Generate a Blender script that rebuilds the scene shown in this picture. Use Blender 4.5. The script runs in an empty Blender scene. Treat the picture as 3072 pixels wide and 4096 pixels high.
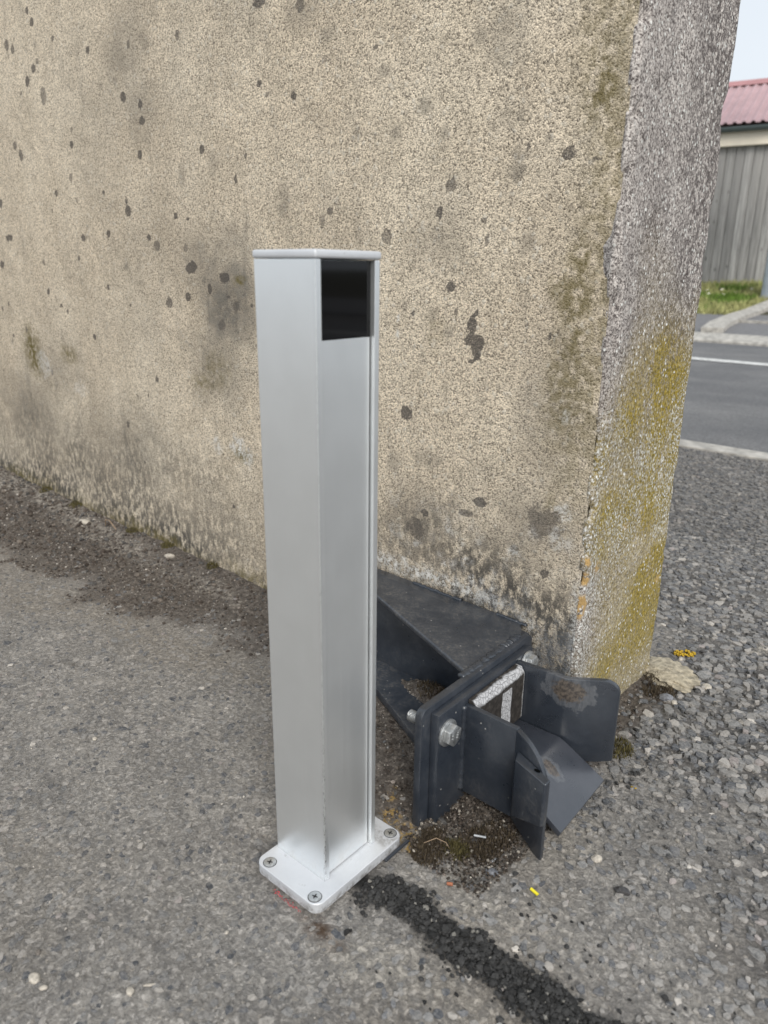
import bpy, bmesh, math, random
import numpy as np
from math import radians, cos, sin, pi
from mathutils import Matrix, Vector
rng = np.random.default_rng(7); random.seed(7)
scene = bpy.context.scene
COL = scene.collection

# ------------------------------------------------------------------ camera
# frame: X runs along the wall (towards its free end at X=0), Y goes through the wall, Z up, metres
TH = 0.81822; PITCH = 0.31510; ROLL = 0.01176; FPX = 2963.83
def _cam_axes():
    f = Vector((0, cos(PITCH), -sin(PITCH))); r = Vector((1, 0, 0)); u = r.cross(f)
    c, s = cos(ROLL), sin(ROLL)
    r2 = c*r + s*u; u2 = -s*r + c*u
    D = Vector((-sin(TH), cos(TH), 0)); N = Vector((cos(TH), sin(TH), 0))
    t = lambda v: Vector((-v.dot(D), v.dot(N), v.z))
    return t(r2), t(u2), t(f)
cr, cu, cf = _cam_axes()
cam_d = bpy.data.cameras.new('camera'); cam = bpy.data.objects.new('camera', cam_d); COL.objects.link(cam)
cam_d.sensor_fit = 'HORIZONTAL'; cam_d.sensor_width = 36.0; cam_d.lens = FPX/3072*36.0
cam_d.clip_start = 0.02; cam_d.clip_end = 2000
M = Matrix.Identity(4)
for i in range(3):
    M[i][0] = cr[i]; M[i][1] = cu[i]; M[i][2] = -cf[i]
M[0][3], M[1][3], M[2][3] = 0.325, -0.646, 0.4836
cam.matrix_world = M
cam_d.dof.use_dof = True; cam_d.dof.focus_distance = 0.80; cam_d.dof.aperture_fstop = 11.0
scene.camera = cam
scene.cycles.use_denoising = True
scene.render.resolution_x, scene.render.resolution_y = 768, 1024

# ------------------------------------------------------------------ world, sun, exposure
SUN_DIR = Vector((0.88, -0.66, 0.85)).normalized()          # towards the sun
elev = math.asin(SUN_DIR.z); azim = math.atan2(SUN_DIR.x, SUN_DIR.y)
world = bpy.data.worlds.new('World'); scene.world = world; world.use_nodes = True
wn = world.node_tree; wn.nodes.clear()
sky = wn.nodes.new('ShaderNodeTexSky'); sky.sky_type = 'NISHITA'; sky.sun_disc = False
sky.sun_elevation = elev; sky.sun_rotation = azim; sky.air_density = 1.0; sky.dust_density = 3.0; sky.ozone_density = 1.0
tc = wn.nodes.new('ShaderNodeTexCoord')
cl = wn.nodes.new('ShaderNodeTexNoise'); cl.inputs['Scale'].default_value = 1.6; cl.inputs['Detail'].default_value = 5
mp = wn.nodes.new('ShaderNodeMapping'); mp.inputs['Scale'].default_value = (1, 1, 2.5)
wn.links.new(tc.outputs['Generated'], mp.inputs['Vector']); wn.links.new(mp.outputs['Vector'], cl.inputs['Vector'])
rp = wn.nodes.new('ShaderNodeValToRGB')                     # an even cloud deck, a little brighter and darker
rp.color_ramp.elements[0].position = 0.3; rp.color_ramp.elements[0].color = (4.9, 5.35, 5.85, 1)
rp.color_ramp.elements[1].position = 0.7; rp.color_ramp.elements[1].color = (5.7, 6.05, 6.4, 1)
wn.links.new(cl.outputs['Fac'], rp.inputs['Fac'])
mx = wn.nodes.new('ShaderNodeMix'); mx.data_type = 'RGBA'; mx.inputs[0].default_value = 0.93
wn.links.new(sky.outputs['Color'], mx.inputs[6]); wn.links.new(rp.outputs['Color'], mx.inputs[7])
bg = wn.nodes.new('ShaderNodeBackground'); bg.inputs['Strength'].default_value = 0.085
wn.links.new(mx.outputs[2], bg.inputs['Color'])
wo = wn.nodes.new('ShaderNodeOutputWorld'); wn.links.new(bg.outputs['Background'], wo.inputs['Surface'])
sun_d = bpy.data.lights.new('sun', 'SUN'); sun_d.energy = 1.5; sun_d.angle = radians(28); sun_d.color = (1.0, 0.96, 0.9)
sun = bpy.data.objects.new('sun', sun_d); COL.objects.link(sun)
sun.rotation_euler = SUN_DIR.to_track_quat('Z', 'Y').to_euler(); sun.location = (0.5, -1.5, 3)
vs = scene.view_settings; vs.view_transform = 'Standard'; vs.look = 'None'; vs.exposure = 0.88; vs.gamma = 1.0; vs.use_curve_mapping = False

# ------------------------------------------------------------------ noise on arrays
def _h(ix, iy, seed):
    n = (ix.astype(np.int64)*374761393 + iy.astype(np.int64)*668265263 + seed*1442695041) & 0x7fffffff
    n = ((n ^ (n >> 13))*1274126177) & 0x7fffffff
    n = ((n ^ (n >> 15))*1103515245) & 0x7fffffff
    return ((n ^ (n >> 16)) & 0xffff)/65535.0
def vn(x, y, seed=0):
    ix = np.floor(x); iy = np.floor(y); fx = x-ix; fy = y-iy
    fx = fx*fx*(3-2*fx); fy = fy*fy*(3-2*fy); ix = ix.astype(int); iy = iy.astype(int)
    a = _h(ix, iy, seed); b = _h(ix+1, iy, seed); c = _h(ix, iy+1, seed); d = _h(ix+1, iy+1, seed)
    return (a*(1-fx)+b*fx)*(1-fy) + (c*(1-fx)+d*fx)*fy
def fbm(x, y, f, o=4, seed=0, g=0.5):
    s = 0; a = 1; t = 0
    for i in range(o):
        s = s + a*vn(x*f+17.3*i, y*f-9.1*i, seed+i*31); t += a; a *= g; f *= 2.03
    return s/t
def sm(e0, e1, x):
    t = np.clip((x-e0)/(e1-e0), 0, 1); return t*t*(3-2*t)
def seg_dist(x, y, pts):
    d = np.full(np.shape(x), 1e9); 
    for (ax, ay), (bx, by) in zip(pts[:-1], pts[1:]):
        vx, vy = bx-ax, by-ay; t = np.clip(((x-ax)*vx+(y-ay)*vy)/(vx*vx+vy*vy), 0, 1)
        d = np.minimum(d, np.hypot(x-ax-t*vx, y-ay-t*vy))
    return d

# ------------------------------------------------------------------ object helpers
def link(name, me, mat=None, parent=None):
    o = bpy.data.objects.new(name, me); COL.objects.link(o)
    if mat is not None and me is not None: me.materials.append(mat)
    if parent is not None: o.parent = parent
    return o
def tag(o, label=None, cat=None, group=None, kind=None):
    if label: o['label'] = label
    if cat: o['category'] = cat
    if group: o['group'] = group
    if kind: o['kind'] = kind
    return o
def empty(name, loc=(0, 0, 0), rz=0):
    o = bpy.data.objects.new(name, None); COL.objects.link(o); o.location = loc; o.rotation_euler = (0, 0, rz)
    o.empty_display_size = 0.05; return o
def mesh_np(name, V, F, smooth=False, attrs=None):
    me = bpy.data.meshes.new(name); V = np.asarray(V, float)
    me.from_pydata(V.tolist(), [], F if isinstance(F, list) else F.tolist())
    if smooth: me.polygons.foreach_set('use_smooth', np.ones(len(me.polygons), bool))
    for k, a in (attrs or {}).items():
        a = np.asarray(a, np.float32)
        if a.ndim == 1:
            at = me.attributes.new(k, 'FLOAT', 'POINT'); at.data.foreach_set('value', a)
        else:
            at = me.attributes.new(k, 'FLOAT_COLOR', 'POINT')
            at.data.foreach_set('color', np.concatenate([a, np.ones((len(a), 1), np.float32)], 1).ravel())
    me.update(); return me
def grid_mesh(name, xs, ys, zf, attrs=None, to3=None, smooth=True):
    X, Y = np.meshgrid(xs, ys); X = X.ravel(); Y = Y.ravel(); Z = zf(X, Y)
    V = np.stack([X, Y, Z], 1) if to3 is None else to3(X, Y, Z)
    nx, ny = len(xs), len(ys); i = np.arange(nx-1); j = np.arange(ny-1); I, J = np.meshgrid(i, j); k = (J*nx+I).ravel()
    F = np.stack([k, k+1, k+nx+1, k+nx], 1)
    return mesh_np(name, V, F, smooth, {k2: f(X, Y) for k2, f in (attrs or {}).items()})
def spaced(lo, a, b, hi, step, grow=1.12, maxstep=30):
    m = list(np.arange(a, b+step/2, step)); s = step; x = m[-1]
    while x < hi:
        s = min(s*grow, maxstep); x = min(x+s, hi); m.append(x)
    s = step; x = a; l = []
    while x > lo:
        s = min(s*grow, maxstep); x = max(x-s, lo); l.append(x)
    return np.array(l[::-1]+m)
def bm_new(): return bmesh.new()
def bm_end(bm, name, mat, parent=None, smooth=False, bevel=0, seg=2, angle=30):
    bmesh.ops.recalc_face_normals(bm, faces=bm.faces)
    if bevel:
        es = [e for e in bm.edges if len(e.link_faces) == 2 and e.calc_face_angle(0) > radians(angle)]
        bmesh.ops.bevel(bm, geom=es, offset=bevel, offset_type='OFFSET', segments=seg, affect='EDGES', profile=0.5, clamp_overlap=True)
    me = bpy.data.meshes.new(name); bm.to_mesh(me); bm.free()
    if smooth:
        for p in me.polygons: p.use_smooth = True
        try: me.set_sharp_from_angle(angle=radians(32))
        except Exception: pass
    return link(name, me, mat, parent)
def bm_box(bm, x0, x1, y0, y1, z0, z1):
    v = [bm.verts.new(p) for p in ((x0,y0,z0),(x1,y0,z0),(x1,y1,z0),(x0,y1,z0),(x0,y0,z1),(x1,y0,z1),(x1,y1,z1),(x0,y1,z1))]
    for f in ((0,3,2,1),(4,5,6,7),(0,1,5,4),(1,2,6,5),(2,3,7,6),(3,0,4,7)): bm.faces.new([v[i] for i in f])
    return v
def bm_prism(bm, pts, off):
    """pts: loop of 3-d points; off: vector (or one vector per point) of the extrusion"""
    n = len(pts); offs = off if isinstance(off, list) else [off]*n
    a = [bm.verts.new(p) for p in pts]; b = [bm.verts.new(Vector(p)+Vector(o)) for p, o in zip(pts, offs)]
    bm.faces.new(a); bm.faces.new(b[::-1])
    for i in range(n): bm.faces.new([a[i], b[i], b[(i+1) % n], a[(i+1) % n]])
def box(name, x0, x1, y0, y1, z0, z1, mat, parent=None, bevel=0, seg=2, smooth=False):
    bm = bm_new(); bm_box(bm, x0, x1, y0, y1, z0, z1); return bm_end(bm, name, mat, parent, smooth=smooth, bevel=bevel, seg=seg)
def prism(name, pts, off, mat, parent=None, bevel=0, seg=2, smooth=False):
    bm = bm_new(); bm_prism(bm, pts, off); return bm_end(bm, name, mat, parent, smooth=smooth, bevel=bevel, seg=seg)
def rrect(x0, x1, y0, y1, r, n=6):
    out = []
    for cx, cy, a0 in ((x1-r, y1-r, 0), (x0+r, y1-r, 90), (x0+r, y0+r, 180), (x1-r, y0+r, 270)):
        for i in range(n+1):
            a = radians(a0+90*i/n); out.append((cx+r*cos(a), cy+r*sin(a)))
    return out
def disc_pts(r, n, z=0): return [(r*cos(2*pi*i/n), r*sin(2*pi*i/n), z) for i in range(n)]

# ------------------------------------------------------------------ material helpers
class NT:
    def __init__(s, name):
        s.m = bpy.data.materials.new(name); s.m.use_nodes = True; s.t = s.m.node_tree; s.t.nodes.clear()
        s.out = s.t.nodes.new('ShaderNodeOutputMaterial'); s.b = s.t.nodes.new('ShaderNodeBsdfPrincipled')
        s.t.links.new(s.b.outputs[0], s.out.inputs['Surface'])
        c = s.t.nodes.new('ShaderNodeTexCoord'); s.obj = c.outputs['Object']
    def set(s, sock, v):
        if isinstance(v, bpy.types.NodeSocket): s.t.links.new(v, sock)
        elif isinstance(v, (tuple, list)) and len(v) == 3 and sock.type == 'RGBA': sock.default_value = (*v, 1)
        else: sock.default_value = v
    def node(s, t, **kw):
        n = s.t.nodes.new(t)
        for k, v in kw.items(): setattr(n, k, v)
        return n
    def map(s, vec, scale=(1, 1, 1), loc=(0, 0, 0)):
        n = s.node('ShaderNodeMapping'); s.set(n.inputs['Vector'], vec); n.inputs['Scale'].default_value = scale; n.inputs['Location'].default_value = loc
        return n.outputs[0]
    def noise(s, scale, detail=3, rough=0.55, vec=None, dist=0, out='Fac'):
        n = s.node('ShaderNodeTexNoise'); s.set(n.inputs['Vector'], vec or s.obj)
        n.inputs['Scale'].default_value = scale; n.inputs['Detail'].default_value = detail; n.inputs['Roughness'].default_value = rough; n.inputs['Distortion'].default_value = dist
        return n.outputs[out]
    def vor(s, scale, feature='F1', vec=None, rand=1.0, dim='3D'):
        n = s.node('ShaderNodeTexVoronoi', feature=feature, voronoi_dimensions=dim); s.set(n.inputs['Vector'], vec or s.obj)
        n.inputs['Scale'].default_value = scale; n.inputs['Randomness'].default_value = rand
        return n
    def ramp(s, fac, *stops):
        n = s.node('ShaderNodeValToRGB'); s.set(n.inputs[0], fac); e = n.color_ramp.elements
        while len(e) < len(stops): e.new(0.5)
        for el, (p, c) in zip(e, stops): el.position = p; el.color = (c, c, c, 1) if not isinstance(c, tuple) else (*c, 1)
        return n.outputs[0]
    def step(s, fac, a, b, lo=0.0, hi=1.0):
        n = s.node('ShaderNodeMapRange', interpolation_type='SMOOTHSTEP'); s.set(n.inputs[0], fac)
        n.inputs[1].default_value = a; n.inputs[2].default_value = b; n.inputs[3].default_value = lo; n.inputs[4].default_value = hi
        return n.outputs[0]
    def mix(s, fac, a, b, blend='MIX'):
        n = s.node('ShaderNodeMix', data_type='RGBA', blend_type=blend); s.set(n.inputs[0], fac); s.set(n.inputs[6], a); s.set(n.inputs[7], b)
        return n.outputs[2]
    def math(s, op, a, b=0.0, c=None, clamp=False):
        n = s.node('ShaderNodeMath', operation=op, use_clamp=clamp); s.set(n.inputs[0], a); s.set(n.inputs[1], b)
        if c is not None: s.set(n.inputs[2], c)
        return n.outputs[0]
    def attr(s, name, out='Fac'):
        n = s.node('ShaderNodeAttribute', attribute_name=name); return n.outputs[out]
    def sep(s, vec=None):
        n = s.node('ShaderNodeSeparateXYZ'); s.set(n.inputs[0], vec or s.obj); return n.outputs
    def bump(s, height, strength=1.0, dist=1.0, normal=None):
        n = s.node('ShaderNodeBump'); s.set(n.inputs['Height'], height); n.inputs['Strength'].default_value = strength; n.inputs['Distance'].default_value = dist
        if normal is not None: s.set(n.inputs['Normal'], normal)
        return n.outputs[0]
    def done(s, color=None, rough=None, normal=None, metallic=None, spec=None, **kw):
        if color is not None: s.set(s.b.inputs['Base Color'], color)
        if rough is not None: s.set(s.b.inputs['Roughness'], rough)
        if normal is not None: s.set(s.b.inputs['Normal'], normal)
        if metallic is not None: s.set(s.b.inputs['Metallic'], metallic)
        if spec is not None: s.set(s.b.inputs['Specular IOR Level'], spec)
        for k, v in kw.items(): s.set(s.b.inputs[k], v)
        return s.m
def plain(name, col, rough=0.6, metallic=0.0, var=0.15, scale=60, bump=0.0, spec=0.5):
    n = NT(name); f = n.noise(scale, 4)
    c = n.mix(n.step(f, 0.3, 0.7), tuple(x*(1-var) for x in col), tuple(min(1, x*(1+var)) for x in col))
    nm = n.bump(f, 1.0, bump) if bump else None
    return n.done(c, rough, nm, metallic, spec)
# stains and lichens mapped on the wall face (x, z, half width, half height, strength)
SPOTS = [(-0.764,0.795,0.0116,0.0123,0.5),(-1.113,0.878,0.0069,0.0063,0.9),(-0.929,0.807,0.0058,0.0042,0.9),(-1.044,0.843,0.0049,0.0043,0.7),(-0.675,0.787,0.0044,0.0031,0.7),(-1.159,0.796,0.0083,0.0075,0.9),(-1.103,0.765,0.0088,0.0128,0.6),(-0.832,0.73,0.0074,0.0065,0.8),(-0.785,0.714,0.0051,0.0053,0.9),(-0.783,0.691,0.0077,0.0053,0.8),(-1.02,0.682,0.0058,0.0054,0.9),(-1.245,0.7,0.0082,0.0068,0.7),(-1.224,0.681,0.0081,0.0094,0.7),(-0.797,0.647,0.0066,0.0062,0.95),(-0.633,0.64,0.0054,0.0056,0.9),(-1.036,0.631,0.0051,0.0071,0.6),(-0.561,0.597,0.0035,0.005,0.9),(-0.689,0.611,0.0076,0.0083,0.5),(-0.609,0.622,0.0106,0.0112,0.35),(-0.849,0.569,0.0079,0.0083,0.9),(-0.922,0.601,0.0046,0.0034,0.8),(-1.099,0.609,0.0055,0.0044,0.8),(-0.711,0.557,0.0049,0.0043,0.9),(-1.009,0.532,0.0068,0.0052,0.95),(-0.919,0.537,0.0062,0.0049,0.9),(-0.792,0.529,0.0054,0.004,0.9),(-0.773,0.516,0.008,0.0066,0.6),(-0.679,0.486,0.0108,0.007,0.9),(-0.599,0.471,0.0099,0.0055,0.9),(-0.693,0.443,0.0068,0.0059,0.9),(-0.747,0.432,0.0079,0.0069,0.7),(-0.573,0.433,0.0064,0.0062,0.6),(-0.436,0.68,0.0041,0.0048,0.8),(-0.487,0.688,0.0035,0.0029,0.6),(-0.374,0.55,0.0047,0.0045,0.7),(-0.461,0.57,0.0111,0.0157,0.4),(-0.495,0.787,0.0095,0.0046,0.8),(-0.421,0.77,0.0063,0.0066,0.6),(-0.374,0.733,0.0081,0.0065,0.4),(-0.328,0.631,0.005,0.0068,0.5),(-0.337,0.646,0.0065,0.0045,0.4),(-1.393,0.489,0.0097,0.0081,0.9),(-1.179,0.437,0.0061,0.0059,0.8),(-1.128,0.412,0.0049,0.0034,0.8),(-1.009,0.362,0.0053,0.0049,0.8),(-1.183,0.491,0.0051,0.0058,0.6),(-0.609,0.405,0.0079,0.0064,0.6),(-0.872,0.486,0.006,0.0043,0.5),(-1.353,0.604,0.0138,0.0083,0.8),(-1.111,0.82,0.0053,0.0049,0.6),(-1.128,0.811,0.0072,0.006,0.8),(-1.228,0.863,0.0078,0.0084,0.7),(-1.206,0.853,0.0067,0.0067,0.7),(-1.126,0.898,0.0061,0.005,0.8),(-1.33,0.539,0.0137,0.0051,0.9),(-0.227,0.643,0.008,0.007,0.5),(-0.288,0.684,0.0066,0.0047,0.4),(-0.269,0.623,0.0066,0.0061,0.4),(-0.228,0.704,0.0033,0.0022,0.4),(-0.162,0.695,0.0074,0.0068,0.45),(-0.058,0.586,0.0059,0.0052,0.75),(-0.192,0.567,0.0076,0.0048,0.6),(-0.205,0.542,0.0039,0.0053,0.85),(-0.28,0.52,0.0067,0.0076,0.6),(-0.187,0.468,0.0054,0.0046,0.8),(-0.148,0.532,0.0027,0.0037,0.7),(-0.143,0.513,0.0022,0.006,0.6),(-0.156,0.431,0.0052,0.0077,0.95),(-0.151,0.442,0.0028,0.0033,0.9),(-0.16,0.414,0.0052,0.0045,0.8),(-0.149,0.411,0.0075,0.0089,0.95),(-0.156,0.392,0.0036,0.0028,0.9),(-0.149,0.402,0.0052,0.0075,0.8),(-0.063,0.425,0.0028,0.0031,0.8),(-0.089,0.434,0.0017,0.0017,0.8),(-0.189,0.42,0.005,0.0048,0.5),(-0.211,0.439,0.0056,0.0076,0.4),(-0.178,0.443,0.0029,0.0033,0.6),(-0.031,0.579,0.0021,0.0036,0.7),(-0.024,0.579,0.001,0.0012,1),(-0.082,0.6,0.0027,0.0027,0.5),(-0.3,0.708,0.0032,0.0033,0.7),(-0.202,0.617,0.0059,0.0041,0.4),(-0.048,0.518,0.0034,0.0028,0.3),(-0.106,0.588,0.0101,0.0031,0.4),(-0.111,0.573,0.0072,0.0063,0.5),(-0.097,0.511,0.0072,0.0082,0.5),(-0.127,0.622,0.0124,0.0093,0.3),(-0.134,0.693,0.0142,0.022,0.35),(-0.246,0.325,0.008,0.0071,0.8),(-0.211,0.274,0.014,0.0082,0.35),(-0.154,0.223,0.0117,0.0033,0.7),(-0.135,0.24,0.0088,0.0042,0.8),(-0.229,0.187,0.0104,0.0106,0.6),(-0.117,0.204,0.0154,0.0134,0.3),(-0.047,0.18,0.0044,0.0046,0.95),(-0.052,0.238,0.0163,0.0174,0.6),(-0.04,0.221,0.008,0.01,0.5),(-0.265,0.261,0.0091,0.0115,0.4),(-0.126,0.196,0.0063,0.0065,0.5),(-0.086,0.198,0.0058,0.0042,0.6),(-0.329,0.262,0.0084,0.0091,0.6)]
STAINS = [(-0.592,0.446,0.0618,0.0699,0.9),(-0.656,0.496,0.0479,0.0384,0.5),(-0.814,0.794,0.0529,0.0462,0.4),(-0.789,0.711,0.0395,0.0361,0.35),(-1.194,0.284,0.1318,0.0571,0.4),(-0.624,0.352,0.072,0.0619,0.5),(-0.057,0.323,0.0317,0.0938,0.35),(-0.065,0.222,0.0447,0.0406,0.45),(-0.226,0.199,0.0441,0.0351,0.4),(-0.204,0.523,0.0377,0.0411,0.3),(-1.361,0.187,0.1551,0.0645,0.6),(-0.968,0.177,0.1461,0.0729,0.4),(-0.427,0.763,0.0325,0.0137,0.4),(-0.664,0.321,0.038,0.043,0.35)]
MOSSY = [(-1.291,0.313,0.0284,0.0342,0.9),(-1.121,0.322,0.0244,0.0126,0.5),(-0.562,0.467,0.0107,0.0049,0.8),(-0.665,0.314,0.0229,0.0101,0.4),(-0.625,0.338,0.0241,0.0208,0.3),(-0.029,0.634,0.0131,0.0249,0.55),(-0.04,0.463,0.0145,0.0248,0.5),(-0.039,0.381,0.0175,0.053,0.45),(-0.036,0.495,0.0104,0.0161,0.5),(-0.046,0.257,0.0064,0.0097,0.3),(-0.033,0.417,0.0087,0.0341,0.5),(-0.206,0.419,0.0092,0.0148,0.2),(-0.063,0.47,0.005,0.0105,0.4),(-0.572,0.216,0.0164,0.0072,0.6)]
PALE = [(-0.582,0.229,0.0189,0.0145,0.9),(-0.56,0.215,0.0161,0.013,0.8),(-0.637,0.223,0.0126,0.0135,0.7),(-1.238,0.294,0.0273,0.0241,0.6),(-1.089,0.259,0.024,0.0184,0.4),(-0.032,0.251,0.0104,0.0087,0.8),(-0.034,0.223,0.0132,0.0149,0.6),(-0.086,0.193,0.0082,0.0053,0.7),(-0.142,0.146,0.0052,0.0051,0.9),(-0.126,0.148,0.0038,0.0034,0.8),(-0.113,0.143,0.0031,0.0033,0.8),(-0.225,0.167,0.0074,0.0048,0.5),(-0.261,0.431,0.0014,0.0041,1),(-0.261,0.414,0.0014,0.0062,1),(-0.039,0.349,0.004,0.0063,0.6),(-0.151,0.167,0.004,0.0034,0.8),(-0.181,0.152,0.0042,0.0029,0.7),(-0.489,0.22,0.0063,0.0041,0.4),(-0.247,0.139,0.0062,0.0049,0.8)]
END_YELLOW = [(0.156,0.36,0.0501,0.0417,0.8),(0.152,0.293,0.0639,0.0445,0.7),(0.06,0.347,0.0316,0.0291,0.6),(0.132,0.238,0.063,0.0404,0.7),(0.023,0.248,0.0409,0.0312,0.7),(0.173,0.136,0.049,0.0395,1),(0.16,0.092,0.0557,0.0339,0.8),(0.021,0.214,0.031,0.0268,0.7),(0.13,0.406,0.0352,0.0194,0.5),(0.118,0.064,0.0787,0.0269,0.5),(-0.013,0.312,0.0231,0.0281,0.6)]
END_ORANGE = [(-0.01,0.186,0.0079,0.0075,1),(-0.008,0.156,0.009,0.0122,1),(-0.01,0.206,0.0058,0.0063,1),(0.023,0.193,0.0063,0.0055,0.8),(0.209,0.295,0.007,0.0047,0.9),(0.187,0.132,0.0057,0.004,0.6),(0.081,0.226,0.0058,0.0034,0.6)]
END_WHITE = [(0.196,0.275,0.0415,0.0705,0.8),(0.197,0.35,0.0269,0.0436,0.8),(0.045,0.326,0.031,0.0293,0.5),(0.118,0.289,0.0361,0.0434,0.6),(0.067,0.232,0.0336,0.033,0.7),(0.01,0.171,0.0309,0.0333,0.6),(-0.008,0.113,0.0122,0.0346,0.9),(0.006,0.086,0.0317,0.024,0.5)]

# ------------------------------------------------------------------ materials
def mat_roughcast():
    n = NT('roughcast_render'); x, y, z = n.sep()
    v1 = n.vor(640); v2 = n.vor(1200); v3 = n.vor(260)
    r1 = n.sep(v1.outputs['Color']); r2 = n.sep(v2.outputs['Color']); r3 = n.sep(v3.outputs['Color'])
    base = n.mix(n.step(n.noise(3.2, 4, 0.6), 0.3, 0.7), (0.56, 0.478, 0.37), (0.66, 0.58, 0.462))
    base = n.mix(n.step(n.noise(14, 3), 0.35, 0.75, 0, 0.45), base, (0.44, 0.375, 0.285))
    grain = n.math('ADD', n.math('MULTIPLY', r1[0], 0.55), n.math('MULTIPLY', r2[0], 0.45))
    col = n.mix(1.0, base, n.ramp(grain, (0.12, (0.26, 0.25, 0.235)), (0.42, (0.88, 0.88, 0.88)), (0.85, (1.46, 1.44, 1.40))), 'MULTIPLY')
    col = n.mix(n.step(r3[1], 0.955, 0.97, 0, 0.6), col, (0.66, 0.60, 0.50))           # pale pebbles
    col = n.mix(n.step(r1[2], 0.92, 0.94, 0, 0.7), col, (0.14, 0.122, 0.10))              # dark grains
    # weather: grey algae film, broken up by the grain
    st = n.attr('stain'); nz = n.noise(40, 4, 0.7); strk = n.noise(1.0, 4, 0.65, n.map(n.obj, (38, 20, 7)))
    film = n.math('MULTIPLY', st, n.step(n.math('ADD', nz, n.math('MULTIPLY', grain, 0.5)), 0.35, 0.95, 0.15, 1.0))
    film = n.math('ADD', film, n.math('MULTIPLY', n.step(strk, 0.52, 0.76), 0.24), clamp=True)
    col = n.mix(film, col, n.mix(n.step(nz, 0.35, 0.65), (0.075, 0.068, 0.06), (0.155, 0.145, 0.125)))
    nb = n.math('MULTIPLY_ADD', n.step(n.noise(1.0, 5, 0.75, n.map(n.obj, (95, 95, 55))), 0.32, 0.66), 1.0, n.math('MULTIPLY', grain, 0.3))
    low = n.math('MULTIPLY', n.attr('low'), n.step(nb, 0.25, 0.95), clamp=True)
    col = n.mix(low, col, (0.085, 0.078, 0.068))
    col = n.mix(n.math('MULTIPLY', n.attr('moss'), n.step(n.noise(90, 3), 0.3, 0.6)), col, (0.125, 0.10, 0.03))
    sh = n.step(n.math('ADD', n.attr('spot'), n.math('MULTIPLY', n.math('SUBTRACT', n.noise(330, 3, 0.7), 0.5), 0.9)), 0.38, 0.58)
    sp = n.math('MULTIPLY', n.math('MULTIPLY', sh, n.attr('spotk')), n.math('SUBTRACT', 1.12, n.math('MULTIPLY', n.step(r2[1], 0.75, 0.95), 0.5)), clamp=True)
    sv = n.vor(30); sc_ = n.sep(sv.outputs['Color']); rad = n.math('MULTIPLY', n.math('POWER', sc_[0], 4.0), 0.125)
    edge = n.math('SUBTRACT', n.math('ADD', sv.outputs['Distance'], n.math('MULTIPLY', n.math('SUBTRACT', n.noise(300, 3), 0.5), 0.05)), rad)
    tiny = n.math('MULTIPLY', n.step(edge, 0.012, -0.006), n.math('MULTIPLY', n.step(sc_[1], 0.2, 0.9, 0.35, 0.95), n.step(x, -0.1, -0.7, 0.35, 1.0)))
    sp = n.math('MAXIMUM', sp, tiny)
    col = n.mix(n.math('MULTIPLY', sp, 0.88), col, (0.085, 0.075, 0.067))
    pl = n.math('MULTIPLY', n.attr('pale'), n.step(n.math('ADD', n.noise(120, 3, 0.7), n.math('MULTIPLY', grain, 0.35)), 0.55, 0.8))
    col = n.mix(pl, col, n.mix(n.step(n.noise(60), 0.4, 0.6), (0.50, 0.49, 0.46), (0.70, 0.68, 0.64)))
    col = n.mix(n.math('MULTIPLY', n.attr('bluish'), n.step(n.math('ADD', n.noise(45, 4, 0.7), n.math('MULTIPLY', grain, 0.3)), 0.5, 0.75, 0, 0.8)), col, (0.13, 0.145, 0.165))
    h = n.math('MULTIPLY_ADD', n.math('SUBTRACT', 0.6, v1.outputs['Distance']), 0.0007, n.math('MULTIPLY', v2.outputs['Distance'], -0.0003))
    h = n.math('ADD', h, n.math('MULTIPLY', n.noise(70, 5, 0.7), 0.0009)); h = n.math('MULTIPLY_ADD', n.step(r3[1], 0.955, 0.97), n.math('MULTIPLY', n.math('SUBTRACT', 0.6, v3.outputs['Distance']), 0.0012), h)
    return n.done(col, 0.92, n.bump(h, 1.0, 1.0), spec=0.25)
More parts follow.
